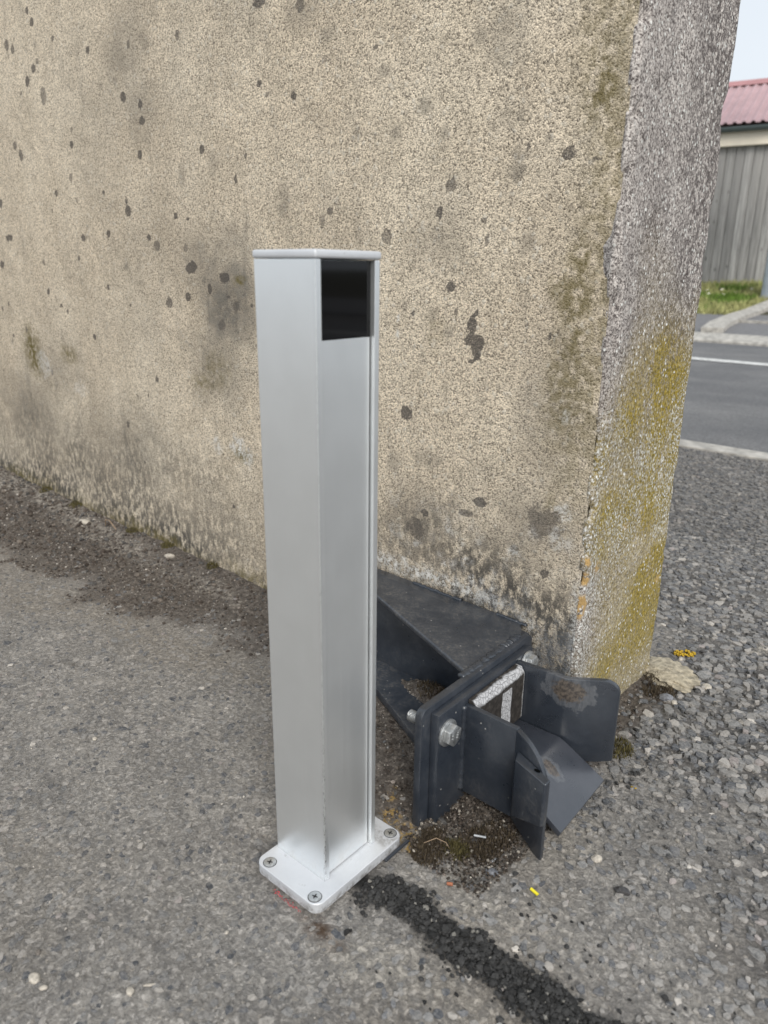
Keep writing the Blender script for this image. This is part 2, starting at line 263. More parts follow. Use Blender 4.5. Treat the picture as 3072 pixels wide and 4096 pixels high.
def mat_end():
    n = NT('weathered_concrete'); x, y, z = n.sep()
    st = n.map(n.obj, (1, 1, 0.85))
    v1 = n.vor(900, vec=st); v2 = n.vor(520, vec=st); r1 = n.sep(v1.outputs['Color']); r2 = n.sep(v2.outputs['Color'])
    base = n.mix(n.step(n.noise(9, 4, 0.6, n.map(n.obj, (1, 1, 0.4))), 0.3, 0.7), (0.285, 0.262, 0.248), (0.48, 0.45, 0.425))
    g = n.math('ADD', n.math('MULTIPLY', r1[0], 0.55), n.math('MULTIPLY', r2[0], 0.45))
    col = n.mix(1.0, base, n.ramp(g, (0.2, (0.27, 0.25, 0.25)), (0.48, (0.90, 0.885, 0.875)), (0.82, (1.7, 1.68, 1.65))), 'MULTIPLY')
    dk = n.math('MULTIPLY', n.step(n.noise(150, 4, 0.8, st), 0.44, 0.56), n.attr('dark'))
    col = n.mix(n.math('MULTIPLY', dk, 0.8), col, (0.075, 0.062, 0.06))
    ye = n.math('MULTIPLY', n.attr('yellow'), n.step(n.math('ADD', n.noise(210, 4, 0.8, st), n.math('MULTIPLY', n.noise(24, 5, 0.65, n.map(n.obj, (1, 1, 0.5))), 0.8)), 0.60, 0.90), clamp=True)
    col = n.mix(n.math('MULTIPLY', ye, 0.97), col, n.mix(n.step(n.noise(260, 3, 0.7), 0.35, 0.65), (0.12, 0.09, 0.012), (0.36, 0.265, 0.035)))
    ol = n.math('MULTIPLY', n.attr('olive'), n.step(n.noise(70, 4, 0.7), 0.35, 0.75, 0.0, 0.5))
    col = n.mix(ol, col, (0.26, 0.228, 0.14))
    vv = n.vor(250, vec=n.map(n.obj, (1, 1, 0.8))); rr = n.sep(vv.outputs['Color'])
    wob = n.math('ADD', vv.outputs['Distance'], n.math('MULTIPLY', n.noise(420, 3), 0.35))
    wl = n.math('MULTIPLY', n.step(wob, 0.52, 0.44), n.step(n.math('ADD', n.math('MULTIPLY', n.attr('white'), 0.55), rr[0]), 0.95, 0.98))
    wl2 = n.math('MULTIPLY', n.attr('white'), n.step(n.math('ADD', n.noise(330, 3, 0.7), n.math('MULTIPLY', g, 0.3)), 0.64, 0.76))
    wl = n.math('MAXIMUM', wl, n.math('MULTIPLY', wl2, 0.85))
    col = n.mix(wl, col, n.mix(n.step(n.noise(200), 0.4, 0.6), (0.55, 0.55, 0.52), (0.78, 0.775, 0.74)))
    col = n.mix(n.math('MULTIPLY', n.attr('orange'), n.step(n.noise(160, 3), 0.38, 0.5)), col, (0.50, 0.33, 0.14))
    h = n.math('MULTIPLY_ADD', n.math('SUBTRACT', 0.6, v1.outputs['Distance']), 0.0004, n.math('MULTIPLY', n.noise(120, 5, 0.7, st), 0.0010))
    h = n.math('MULTIPLY_ADD', wl, 0.0006, h)
    return n.done(col, 0.93, n.bump(h, 1.0, 1.0), spec=0.2)
def mat_ground():
    n = NT('worn_asphalt')
    big = n.noise(2.3, 4, 0.6); mid = n.noise(17, 4, 0.6); fine = n.noise(260, 4, 0.7)
    mtx = n.mix(n.step(mid, 0.3, 0.7), (0.28, 0.262, 0.241), (0.38, 0.356, 0.326))
    mtx = n.mix(n.attr('dust'), mtx, n.mix(fine, (0.265, 0.24, 0.21), (0.33, 0.298, 0.258)))
    mtx = n.mix(n.attr('coarse'), mtx, n.mix(n.step(mid, 0.3, 0.7), (0.11, 0.103, 0.097), (0.21, 0.197, 0.183)))
    mtx = n.mix(1.0, mtx, n.ramp(fine, (0.28, 0.55), (0.5, 1.0), (0.72, 1.45)), 'MULTIPLY')
    wv = n.map(n.obj, (1, 1, 1)); va = n.vor(120, dim='2D', vec=wv); ve = n.vor(120, 'DISTANCE_TO_EDGE', dim='2D', vec=wv)
    rc = n.sep(va.outputs['Color'])
    stone = n.math('MULTIPLY', n.step(n.math('ADD', ve.outputs['Distance'], n.math('MULTIPLY', fine, 0.12)), 0.10, 0.2), n.step(rc[0], 0.42, 0.46))
    stc = n.ramp(rc[1], (0.0, (0.10, 0.102, 0.107)), (0.45, (0.16, 0.157, 0.153)), (0.8, (0.21, 0.20, 0.19)), (1.0, (0.28, 0.265, 0.25)))
    plainness = n.math('MAXIMUM', n.attr('soil'), n.attr('tar'))
    col = n.mix(n.math('MULTIPLY', stone, n.math('MULTIPLY_ADD', plainness, -0.38, 0.38, clamp=True)), mtx, stc)
    sv = n.vor(420, dim='2D'); sr = n.sep(sv.outputs['Color'])
    col = n.mix(n.step(sr[0], 0.965, 0.98, 0, 0.7), col, (0.42, 0.38, 0.33))
    so = n.attr('soil'); soilc = n.mix(n.step(n.noise(120, 4, 0.7), 0.3, 0.7), (0.075, 0.062, 0.052), (0.19, 0.163, 0.138))
    soilc = n.mix(n.step(sr[1], 0.93, 0.96, 0, 0.8), soilc, (0.27, 0.235, 0.2))
    col = n.mix(n.math('MULTIPLY', so, n.step(n.math('ADD', n.noise(32, 5, 0.75), so), 0.72, 1.25)), col, soilc)
    col = n.mix(n.attr('tar'), col, n.mix(fine, (0.016, 0.016, 0.016), (0.045, 0.044, 0.042)))
    col = n.mix(n.math('MULTIPLY', n.attr('paleground'), n.step(n.noise(150, 4, 0.7), 0.4, 0.62)), col, (0.46, 0.42, 0.36))
    col = n.mix(n.math('MULTIPLY', n.attr('yellowpaint'), n.step(n.noise(210, 5, 0.75), 0.48, 0.57)), col, (0.47, 0.31, 0.10))
    col = n.mix(n.math('MULTIPLY', n.attr('rust'), n.step(n.noise(90, 4, 0.7), 0.3, 0.7)), col, (0.10, 0.06, 0.035))
    col = n.mix(n.attr('verge'), col, (0.06, 0.055, 0.025))
    flk = n.noise(150, 6, 0.72, dist=0.4)
    h = n.math('MULTIPLY', n.math('MINIMUM', ve.outputs['Distance'], 0.2), n.math('MULTIPLY', n.step(rc[0], 0.3, 0.9, 0.0, 1.0), 0.0016))
    h = n.math('ADD', h, n.math('MULTIPLY', n.step(flk, 0.36, 0.6), 0.0017)); h = n.math('ADD', h, n.math('MULTIPLY', fine, 0.0014)); crk = n.vor(85, 'DISTANCE_TO_EDGE', dim='2D')
    gap = n.math('MULTIPLY', n.step(n.math('ADD', crk.outputs['Distance'], n.math('MULTIPLY', flk, 0.25)), 0.13, 0.17), 0.0005); h = n.math('ADD', h, gap)
    h = n.math('ADD', h, n.math('MULTIPLY', n.noise(900, 2), 0.0005))
    return n.done(col, n.step(fine, 0.3, 0.7, 0.68, 0.92), n.bump(h, 1.0, 1.0), spec=0.35)
def mat_stone(name='stone_chippings', rough=0.75, dusty=0.5):
    n = NT(name); f = n.noise(420, 4, 0.7); g = n.noise(60, 3)
    c = n.mix(1.0, n.attr('col', 'Color'), n.ramp(f, (0.3, 0.6), (0.5, 1.0), (0.72, 1.45)), 'MULTIPLY')
    if dusty: c = n.mix(n.step(n.math('ADD', f, n.math('MULTIPLY', g, 0.6)), 0.66, 0.98, 0, dusty), c, (0.26, 0.243, 0.222))
    return n.done(c, rough, n.bump(n.math('ADD', n.math('MULTIPLY', f, 0.0012), n.math('MULTIPLY', n.noise(1300, 2), 0.0004)), 0.8, 1.0), spec=0.4)
def mat_aluminium():
    n = NT('anodised_aluminium'); s = n.noise(1.0, 3, 0.6, n.map(n.obj, (900, 900, 6)))
    b = n.noise(30, 3); c = n.mix(n.step(b, 0.3, 0.7), (0.86, 0.883, 0.892), (0.88, 0.903, 0.912))
    sc = n.noise(1.0, 3, 0.7, n.map(n.obj, (240, 240, 160)))
    c = n.mix(n.step(sc, 0.80, 0.84, 0, 0.3), c, (0.45, 0.45, 0.44))
    x, y, z = n.sep(); ed = n.math('MULTIPLY', n.step(n.math('ABSOLUTE', x), 0.0030, 0.0004), n.step(n.math('ABSOLUTE', y), 0.0022, 0.0004))
    chip = n.math('MULTIPLY', n.math('MULTIPLY', ed, n.step(z, 0.20, 0.03, 0.15, 1.0)), n.step(n.noise(1.0, 4, 0.75, n.map(n.obj, (900, 900, 190))), 0.52, 0.6))
    c = n.mix(n.math('MULTIPLY', chip, 0.8), c, (0.06, 0.06, 0.058))
    pv = n.vor(55); pr = n.sep(pv.outputs['Color']); c = n.mix(n.math('MULTIPLY', n.step(pv.outputs['Distance'], 0.055, 0.03), n.step(pr[0], 0.90, 0.92, 0, 0.6)), c, (0.2, 0.2, 0.19))
    run = n.noise(1.0, 4, 0.7, n.map(n.obj, (420, 420, 2.0))); dust = n.math('MULTIPLY', n.step(run, 0.5, 0.75, 0, 0.045), n.step(z, 0.45, 0.05, 0.35, 1.0))
    dust = n.math('ADD', dust, n.math('MULTIPLY', n.step(z, 0.035, 0.010), n.step(n.noise(70, 4, 0.7), 0.4, 0.75, 0, 0.35)), clamp=True)
    c = n.mix(dust, c, (0.50, 0.48, 0.45)); sl = n.noise(1.0, 2, 0.5, n.map(n.obj, (500, 500, 30), (3, 1, 0))); c = n.mix(n.step(sl, 0.76, 0.80, 0, 0.5), c, (0.95, 0.96, 0.96))
    ro = n.math('MULTIPLY_ADD', dust, 0.6, n.step(n.math('ADD', n.math('MULTIPLY', s, 0.5), n.math('MULTIPLY', b, 0.5)), 0.3, 0.7, 0.33, 0.37))
    return n.done(c, ro, n.bump(s, 0.5, 0.00003), n.math('SUBTRACT', 0.86, dust))
def mat_cast():
    n = NT('silver_painted_casting'); f = n.noise(700, 3); b = n.noise(25, 4, 0.65); d = n.noise(120, 4, 0.7)
    c = n.mix(n.step(b, 0.3, 0.75), (0.56, 0.575, 0.60), (0.63, 0.645, 0.665))
    c = n.mix(n.step(d, 0.62, 0.72, 0, 0.55), c, (0.33, 0.325, 0.315))
    x, y, z = n.sep(); c = n.mix(n.math('MULTIPLY', n.step(z, 0.009, 0.002), n.step(n.noise(160, 4, 0.7), 0.4, 0.65, 0, 0.75)), c, (0.17, 0.155, 0.14))
    gx = n.math('MULTIPLY', n.step(n.math('ABSOLUTE', n.math('ADD', y, -0.068)), 0.012, 0.003), n.step(n.noise(140, 4, 0.7), 0.42, 0.66, 0, 0.6)); c = n.mix(gx, c, (0.2, 0.185, 0.165))
    c = n.mix(n.step(n.noise(9, 5, 0.7), 0.52, 0.75, 0, 0.3), c, (0.40, 0.39, 0.375))
    return n.done(c, 0.45, n.bump(f, 0.6, 0.00025), 0.25, 0.4)
def mat_steel(name, dirt=0.35, scuff=0.15):
    n = NT(name); f = n.noise(300, 4, 0.7); b = n.noise(22, 5, 0.7); st = n.noise(1.0, 4, 0.7, n.map(n.obj, (260, 40, 60)))
    c = n.mix(n.step(b, 0.3, 0.7), (0.0215, 0.0265, 0.0355), (0.0330, 0.0395, 0.0510))
    c = n.mix(n.math('MULTIPLY', n.step(b, 0.42, 0.74), n.step(f, 0.38, 0.7, 0, dirt)), c, (0.13, 0.122, 0.112))
    c = n.mix(n.step(st, 0.72, 0.82, 0, scuff), c, (0.16, 0.165, 0.18))
    pv = n.vor(210); pr = n.sep(pv.outputs['Color'])
    c = n.mix(n.math('MULTIPLY', n.step(pv.outputs['Distance'], 0.2, 0.12), n.step(pr[0], 0.965, 0.97)), c, (0.32, 0.31, 0.29))
    return n.done(c, n.step(n.math('ADD', b, n.math('MULTIPLY', f, 0.3)), 0.45, 0.95, 0.27, 0.45), n.bump(n.math('ADD', n.math('MULTIPLY', f, 0.25), n.noise(60, 2)), 0.6, 0.0003), 0.0, 0.8)
def mat_worn(name, centre, rad, rust=True, fade_sheen=False):
    """dark paint rubbed down to bare steel round a spot where the gate rubs"""
    n = NT(name); f = n.noise(300, 4, 0.7); b = n.noise(22, 5, 0.7)
    c = n.mix(n.step(b, 0.3, 0.7), (0.0215, 0.0265, 0.0355), (0.0330, 0.0395, 0.0510))
    c = n.mix(n.math('MULTIPLY', n.step(b, 0.55, 0.8), n.step(f, 0.45, 0.7, 0, 0.25)), c, (0.12, 0.115, 0.105))
    if fade_sheen: c = n.mix(n.step(n.noise(28, 4, 0.6), 0.3, 0.75, 0.3, 1.0), c, (0.052, 0.056, 0.068))  # paler blue-grey: sky sheen painted into the colour, plus faded areas
    v = n.map(n.obj, tuple(1/r for r in rad), tuple(-a/r for a, r in zip(centre, rad)))
    ln = n.node('ShaderNodeVectorMath', operation='LENGTH'); n.set(ln.inputs[0], v); d = ln.outputs['Value']
    wob = n.math('ADD', d, n.math('MULTIPLY', n.math('SUBTRACT', n.noise(55, 5, 0.7), 0.5), 1.9))
    m = n.math('MULTIPLY', n.step(wob, 1.05, 0.92), n.step(n.noise(1.0, 4, 0.7, n.map(n.obj, (300, 300, 60))), 0.3, 0.6, 0.25, 1.0))
    c = n.mix(n.math('MULTIPLY', m, 0.9), c, n.mix(f, (0.06, 0.065, 0.073), (0.125, 0.13, 0.14)))
    if rust:
        m2 = n.step(n.math('ADD', n.math('MULTIPLY', d, 1.0), n.math('MULTIPLY', n.math('SUBTRACT', n.noise(110, 4, 0.7), 0.5), 0.9)), 0.62, 0.45)
        c = n.mix(n.math('MULTIPLY', m2, 0.85), c, n.mix(n.step(f, 0.35, 0.65), (0.03, 0.023, 0.018), (0.12, 0.095, 0.072)))
    return n.done(c, n.step(b, 0.3, 0.8, 0.26, 0.38), n.bump(f, 0.5, 0.0002), 0.0, 1.0)
def mat_zinc():
    n = NT('zinc_plated_steel'); v = n.vor(260); r = n.sep(v.outputs['Color']); f = n.noise(500, 3)
    c = n.mix(r[0], (0.40, 0.41, 0.41), (0.60, 0.61, 0.61)); c = n.mix(n.step(f, 0.62, 0.75, 0, 0.6), c, (0.16, 0.15, 0.14))
    return n.done(c, n.step(r[1], 0, 1, 0.32, 0.5), n.bump(f, 0.4, 0.0002), 0.85)
def mat_pad():
    n = NT('worn_rubber'); x, y, z = n.sep(); f = n.noise(160, 4, 0.7); cr = n.vor(230, 'DISTANCE_TO_EDGE', vec=n.map(n.obj, (1, 1, 1)))
    c = n.mix(n.step(f, 0.35, 0.7), (0.022, 0.019, 0.017), (0.055, 0.048, 0.042))
    d = n.math('MULTIPLY', n.step(n.noise(70, 4, 0.7), 0.62, 0.72), 0.5); c = n.mix(d, c, (0.2, 0.19, 0.18))
    edge = n.step(n.math('ADD', n.math('MULTIPLY', x, 0.9), n.math('ADD', z, n.math('MULTIPLY', n.noise(90, 3), 0.006))), 0.1118, 0.1138)
    e2 = n.step(n.math('ADD', y, n.math('MULTIPLY', n.noise(90, 3), 0.006)), 0.1325, 0.1345)
    yy = n.math('ABSOLUTE', n.math('SUBTRACT', n.math('ADD', y, n.math('MULTIPLY', n.noise(60, 2), 0.005)), 0.1015))
    strp = n.math('MULTIPLY', n.step(yy, 0.0098, 0.0088), n.step(n.math('ADD', z, n.math('MULTIPLY', n.noise(80), 0.005)), 0.0990, 0.0965))
    m = n.math('MAXIMUM', edge, n.math('MAXIMUM', strp, n.math('MULTIPLY', e2, 0.55)))
    m = n.math('MULTIPLY', m, n.step(n.math('ADD', cr.outputs['Distance'], n.math('MULTIPLY', f, 0.1)), 0.02, 0.07, 0.25, 1.0))
    c = n.mix(m, c, n.mix(f, (0.36, 0.36, 0.37), (0.56, 0.56, 0.57)))
    h = n.math('ADD', n.math('MULTIPLY', f, 0.4), n.math('MULTIPLY', n.step(cr.outputs['Distance'], 0.0, 0.08), m))
    return n.done(c, 0.8, n.bump(h, 0.9, 0.0011), 0.0, 0.3)
def mat_wood():
    n = NT('weathered_timber'); g = n.noise(1.0, 5, 0.65, n.map(n.obj, (60, 60, 2.2)), 0.6); b = n.noise(2.2, 3); kv = n.vor(3.1, vec=n.map(n.obj, (3.2, 1, 1)))
    oi = n.node('ShaderNodeObjectInfo').outputs['Random']
    c = n.mix(n.step(g, 0.3, 0.7), (0.18, 0.176, 0.168), (0.50, 0.488, 0.465))
    c = n.mix(n.math('MULTIPLY', oi, 0.65), c, (0.15, 0.146, 0.14)); c = n.mix(n.step(kv.outputs['Distance'], 0.1, 0.06), c, (0.035, 0.032, 0.03))
    c = n.mix(n.step(b, 0.5, 0.75, 0, 0.3), c, (0.09, 0.088, 0.085))
    c = n.mix(n.step(n.math('ADD', n.sep()[2], n.math('MULTIPLY', b, 0.5)), 0.9, 1.7, 0, 0.45), c, (0.42, 0.40, 0.375))
    return n.done(c, 0.85, n.bump(g, 0.6, 0.004))
MAT = dict(
    render=mat_roughcast(), end=mat_end(), ground=mat_ground(), stone=mat_stone(), crumb=mat_stone('tar_crumbs', 0.75, 0.0), grit=mat_stone('grit', 0.8, 0.0),
    alu=mat_aluminium(), cast=mat_cast(), steel=mat_steel('anthracite_paint'), dusty=mat_steel('anthracite_paint_dusty', 0.95, 0.4), zinc=mat_zinc(), pad=mat_pad(), wood=mat_wood(),
    farguide=mat_worn('anthracite_paint_rubbed', (0.057, 0.14, 0.096), (0.027, 0.05, 0.0225)), tray=mat_worn('anthracite_paint_scraped', (0.067, 0.091, 0.037), (0.015, 0.010, 0.03), fade_sheen=True))
def mat_glass_black():
    n = NT('black_filter_glass'); return n.done((0.003, 0.003, 0.0035), 0.05, None, 0.0, 0.35)
MAT['blackglass'] = mat_glass_black()
MAT['dark'] = plain('recess_shade_paint', (0.03, 0.03, 0.03), 0.7, spec=0.2)  # dark colour painting the shade inside the screw recesses
MAT['black'] = plain('hole_shade_paint', (0.004, 0.004, 0.004), 0.9, spec=0.0)
MAT['concrete'] = plain('concrete', (0.40, 0.38, 0.345), 0.9, var=0.3, scale=24, bump=0.002)
MAT['mortar'] = plain('old_mortar', (0.36, 0.315, 0.235), 0.95, var=0.35, scale=130, bump=0.004)
def mat_road():
    n = NT('road_asphalt'); f = n.noise(130, 4, 0.75); b = n.noise(1.6, 5, 0.65); t = n.noise(1.0, 4, 0.6, n.map(n.obj, (0.5, 3.0, 1)))
    c = n.mix(n.step(b, 0.35, 0.65), (0.125, 0.126, 0.13), (0.175, 0.174, 0.174)); c = n.mix(n.step(t, 0.5, 0.7, 0, 0.5), c, (0.215, 0.212, 0.208))
    c = n.mix(1.0, c, n.ramp(f, (0.3, 0.6), (0.5, 1.0), (0.72, 1.5)), 'MULTIPLY'); return n.done(c, 0.88, n.bump(f, 1.0, 0.005))
MAT['road'] = mat_road()
MAT['footway'] = plain('footway_asphalt', (0.165, 0.163, 0.167), 0.9, var=0.2, scale=40)
MAT['roadpaint'] = plain('road_paint', (0.60, 0.60, 0.58), 0.65, var=0.3, scale=30)
MAT['redroof'] = plain('faded_red_sheet', (0.43, 0.285, 0.295), 0.55, var=0.08, scale=4)
MAT['redridge'] = plain('red_ridge_sheet', (0.40, 0.18, 0.18), 0.5, var=0.1, scale=5)
MAT['gutter'] = plain('grey_green_gutter', (0.10, 0.125, 0.125), 0.45, var=0.1, scale=5)
MAT['fascia'] = plain('cream_paint', (0.88, 0.79, 0.64), 0.55, var=0.05, scale=5)
MAT['palepole'] = plain('pale_galvanised_pole', (0.46, 0.50, 0.55), 0.6, var=0.12, scale=8)
MAT['yplastic'] = plain('yellow_plastic', (0.72, 0.62, 0.02), 0.4, var=0.05)
MAT['redstub'] = plain('rust_red_clay', (0.33, 0.12, 0.06), 0.7, var=0.2, scale=300)
MAT['foil'] = plain('dull_silver', (0.42, 0.43, 0.44), 0.4, 0.6, var=0.2, scale=300)
MAT['lichen'] = plain('yellow_lichen', (0.47, 0.31, 0.025), 0.9, var=0.35, scale=300, bump=0.002)
MAT['redpaint'] = plain('red_filler', (0.50, 0.075, 0.085), 0.7, var=0.35, scale=260, bump=0.002)
MAT['whitestone'] = plain('pale_stone', (0.44, 0.40, 0.34), 0.85, var=0.25, scale=220, bump=0.002)
MAT['greystone'] = plain('blue_grey_stone', (0.17, 0.175, 0.19), 0.7, var=0.35, scale=220, bump=0.002)
MAT['blackstone'] = plain('black_pebble', (0.045, 0.042, 0.042), 0.32, var=0.3, scale=220, bump=0.001)
MAT['petal'] = plain('white_petal', (0.75, 0.75, 0.72), 0.7, var=0.05)
MAT['flowereye'] = plain('yellow_flower_eye', (0.6, 0.42, 0.04), 0.8)
MAT['stem'] = plain('green_stem', (0.06, 0.10, 0.02), 0.8)
def mat_attr(name, rough=0.85):
    n = NT(name); return n.done(n.attr('col', 'Color'), rough, None, 0.0, 0.3)
MAT['grass'] = mat_attr('grass_blades'); MAT['moss'] = mat_attr('moss_fronds', 0.95)

# ------------------------------------------------------------------ the lie of the land
TAR = [(-0.028, -0.296), (0.005, -0.2897), (0.0329, -0.2886), (0.0622, -0.2913), (0.091, -0.2925), (0.1231, -0.2914), (0.1533, -0.2874), (0.1807, -0.282), (0.26, -0.262), (0.5, -0.20)]
SOIL_LINE = [(-6, -0.30), (-1.6, -0.26), (-1.01, -0.215), (-0.737, -0.222), (-0.659, -0.187), (-0.555, -0.165), (-0.479, -0.153), (-0.396, -0.131), (-0.30, -0.125), (-0.2, -0.20), (-0.09, -0.225), (-0.03, -0.245), (0.0, -0.235), (0.03, -0.20), (0.055, -0.165), (0.07, -0.10), (0.05, -0.02), (0.05, 0.12), (0.06, 0.2), (0.04, 0.27), (0.0, 0.3)]
_sx = np.array([p[0] for p in SOIL_LINE[:17]]); _sy = np.array([p[1] for p in SOIL_LINE[:17]])
YELLOW_ = [(-0.077, -0.2038, 0.007), (-0.0817, -0.189, 0.004), (-0.0449, -0.2286, 0.005), (-0.0314, -0.2289, 0.011), (-0.0204, -0.2354, 0.012), (-0.0601, -0.2209, 0.013), (-0.036, -0.222, 0.010)]
YELLOW = [(a, b, c*0.85) for a, b, c in YELLOW_]
def m_tar(x, y):
    d = seg_dist(x, y, TAR) + (fbm(x, y, 34, 5, 5, 0.62)-0.5)*0.030
    return sm(0.023, 0.010, d+0.002*sm(0.03, -0.03, x))
def m_soil(x, y):
    yl = np.interp(x, _sx, _sy); w = (fbm(x, y, 14, 5, 11, 0.6)-0.5)*0.16
    a = sm(-0.045, 0.075, y-yl+w)*(x < 0.06)*(y < 0.02)
    b = sm(0.05, 0.01, np.hypot((x-0.01)*1.0, np.maximum(np.maximum(-y, y-0.21), 0)) + w*0.35)*(x > -0.01)
    return np.clip(np.maximum(a*sm(0.075, 0.03, x), b), 0, 1)
def m_coarse(x, y):
    w = (fbm(x, y, 7, 4, 23)-0.5)*0.22
    return np.maximum(sm(-0.12, 0.06, y+w+0.15*sm(0.1, 0.4, x))*sm(-0.06, 0.04, x), sm(0.28, 0.4, y))
def m_dust(x, y):
    yl = np.interp(x, _sx, _sy)
    band = np.exp(-((y-yl+0.03)/0.05)**2)*(x < -0.1)
    w = fbm(x, y, 6, 4, 41)
    return np.clip(band*1.0*sm(0.3, 0.6, w+0.15)+(0.55*sm(0.42, 0.7, w)+0.75*sm(0.0, 0.08, x)*sm(-0.05, -0.16, y)*sm(0.3, 0.5, w))*(1-m_coarse(x, y)), 0, 1)
def m_yel(x, y):
    r = np.zeros(np.shape(x))
    for cx, cy, rr in YELLOW: r = np.maximum(r, sm(1.3, 0.6, np.hypot(x-cx, y-cy)/rr))
    return r
def m_pale(x, y):
    r = sm(1.2, 0.5, np.hypot((x-0.0835)/0.016, (y-0.3706)/0.03))
    for cx, cy, rx, ry, k in ((0.06, -0.25, 0.05, 0.03, .5), (0.085, -0.13, 0.03, 0.05, .6), (0.02, -0.35, 0.03, 0.03, .55), (0.05, -0.335, 0.03, 0.02, .6), (0.09, -0.33, 0.04, 0.02, .35), (0.12, -0.235, 0.05, 0.03, .4), (-0.95, -0.05, 0.25, 0.03, .55), (-1.4, -0.03, 0.4, 0.03, .8), (-0.62, -0.05, 0.1, 0.02, .5)):
        r = np.maximum(r, k*sm(1.3, 0.4, np.hypot((x-cx)/rx, (y-cy)/ry)+(fbm(x, y, 30, 3, 77)-0.5)))
    return r
def ground_h(x, y):
    x = np.asarray(x, float); y = np.asarray(y, float)
    near = sm(1.5, 1.2, y)*sm(-4, -2, x)*sm(3, 1.5, x)
    h = (fbm(x, y, 3.0, 3, 3)-0.5)*0.006 + (fbm(x, y, 28, 4, 9)-0.5)*0.0042
    fl = sm(0.10, 0.02, np.hypot(np.maximum(np.abs(x+0.055)-0.04, 0), np.maximum(np.abs(y+0.297)-0.055, 0)))
    h = h*(1-0.85*fl) - 0.0042*fl
    s = m_soil(x, y); h = h + s*((fbm(x, y, 60, 4, 15)-0.45)*0.008)
    h = h + 0.012*s*sm(-0.07, -0.005, y)*sm(-0.1, -0.3, x)                                  # silt banked against the wall
    h = h + 0.022*np.exp(-((x+0.14)/0.075)**2-((y+0.055)/0.024)**2) + 0.012*np.exp(-((x+0.065)/0.03)**2-((y+0.07)/0.028)**2)
    h = h - 0.006*np.exp(-((x-0.02)/0.05)**2-((y+0.17)/0.05)**2) + 0.004*np.exp(-((x-0.0)/0.03)**2-((y+0.22)/0.02)**2)
    h = h + m_tar(x, y)*(0.003+(fbm(x, y, 90, 3, 19)-0.5)*0.006)
    c = m_coarse(x, y); h = h + c*(fbm(x, y, 70, 3, 29)-0.5)*0.006
    ck = seg_dist(x, y, [(-0.535, -0.30), (-0.52, -0.285), (-0.512, -0.262), (-0.50, -0.245), (-0.492, -0.222)])+(fbm(x, y, 60, 2, 33)-0.5)*0.006
    h = h - 0.006*sm(0.0045, 0.001, ck)
    pit = fbm(x, y, 85, 2, 37); h = h - 0.02*np.maximum(0, pit-0.80)*(1-c)
    h = h*near
    far = np.interp(y, [1.50, 1.52, 5.2, 5.8, 7.6, 9.7, 14], [0, -0.045, -0.045, 0.03, 0.105, 0.35, 0.42])
    return h + far
def verge(x, y): return sm(7.0, 7.4, y)

def two(lo, a, b, c, d, hi, st, st2):
    mid = spaced(b, b, c, c, st)
    left = np.arange(a, b, st2) if a < b else np.array([]); right = np.arange(c+st2, d, st2) if d > c else np.array([])
    core = np.concatenate([left, mid, right]); full = spaced(lo, core[0], core[0], core[0], st2, 1.1, 20)
    top = spaced(core[-1], core[-1], core[-1], hi, st2, 1.1, 20)
    return np.unique(np.round(np.concatenate([full, core, top]), 6))
xs = two(-160, -1.8, -0.70, 0.33, 0.33, 160, 0.0032, 0.009); ys = two(-160, -0.57, -0.57, 0.30, 1.5, 200, 0.0032, 0.009)
g = link('ground', grid_mesh('ground', xs, ys, ground_h, dict(soil=m_soil, tar=m_tar, coarse=m_coarse, dust=m_dust, yellowpaint=m_yel, paleground=m_pale, verge=verge,
    rust=lambda x, y: sm(1.2, 0.3, np.hypot((x+0.012)/0.03, (y+0.352)/0.012)))), MAT['ground']); tag(g, kind='structure')

# ------------------------------------------------------------------ the wall: rendered face and concrete end
wall = empty('boundary_wall', (-3.0, 0.1, 0)); tag(wall, 'old beige roughcast wall with a lichen-covered concrete end', 'wall')
def at_wall(o): o.parent = wall; o.matrix_parent_inverse = Matrix.Translation((3.0, -0.1, 0)); return o
def blobs(x, z, lst, soft=0.35, wob=0.5, f=60, seed=1):
    r = np.zeros(np.shape(x)); w = (fbm(x, z, f, 3, seed)-0.5)*wob*2
    for cx, cz, rx, rz, k in lst:
        m = (np.abs(x-cx) < rx*2.2) & (np.abs(z-cz) < rz*2.2)
        if m.any():
            d = np.hypot((x[m]-cx)/rx, (z[m]-cz)/rz) + w[m]
            r[m] = np.maximum(r[m], k*sm(1+soft, 1-soft, d))
    return r
FAINT = [(a, b, c*1.25, d*1.25, k*1.0) for a, b, c, d, k in SPOTS if k < 0.56]; SPOTS = [s for s in SPOTS if s[4] >= 0.56]
more = [(float(a), float(b), float(r), float(r*(0.8+0.5*q)), float(k)) for a, b, r, q, k in zip(-0.05-2.6*rng.random(420)**0.75, rng.uniform(0.15, 1.1, 420), 0.0011+0.0050*rng.random(420)**2.5, rng.random(420), rng.uniform(0.3, 0.95, 420))]
def spot_shape(x, z, grow):
    one = (lambda k: 1.0) if grow == 1.0 else (lambda k: min(1, k*1.12)); sf = 0.30 if grow == 1.0 else 0.1; wb = 1.0 if grow == 1.0 else 0.0
    small = [(a, b, c*1.12*grow, d*1.12*grow, one(k)) for a, b, c, d, k in SPOTS if c < 0.0095]; big = [(a, b, c*1.15*grow, d*1.15*grow, one(k)) for a, b, c, d, k in SPOTS if c >= 0.0095]
    rnd = [(a, b, c*grow, d*grow, one(k)) for a, b, c, d, k in more]
    return np.maximum(np.maximum(blobs(x, z, small, sf, 0.2*wb, 150, 55), blobs(x, z, big, sf*1.6, 0.75*wb, 85, 56)), blobs(x, z, rnd, sf, 0.25*wb, 150, 57))
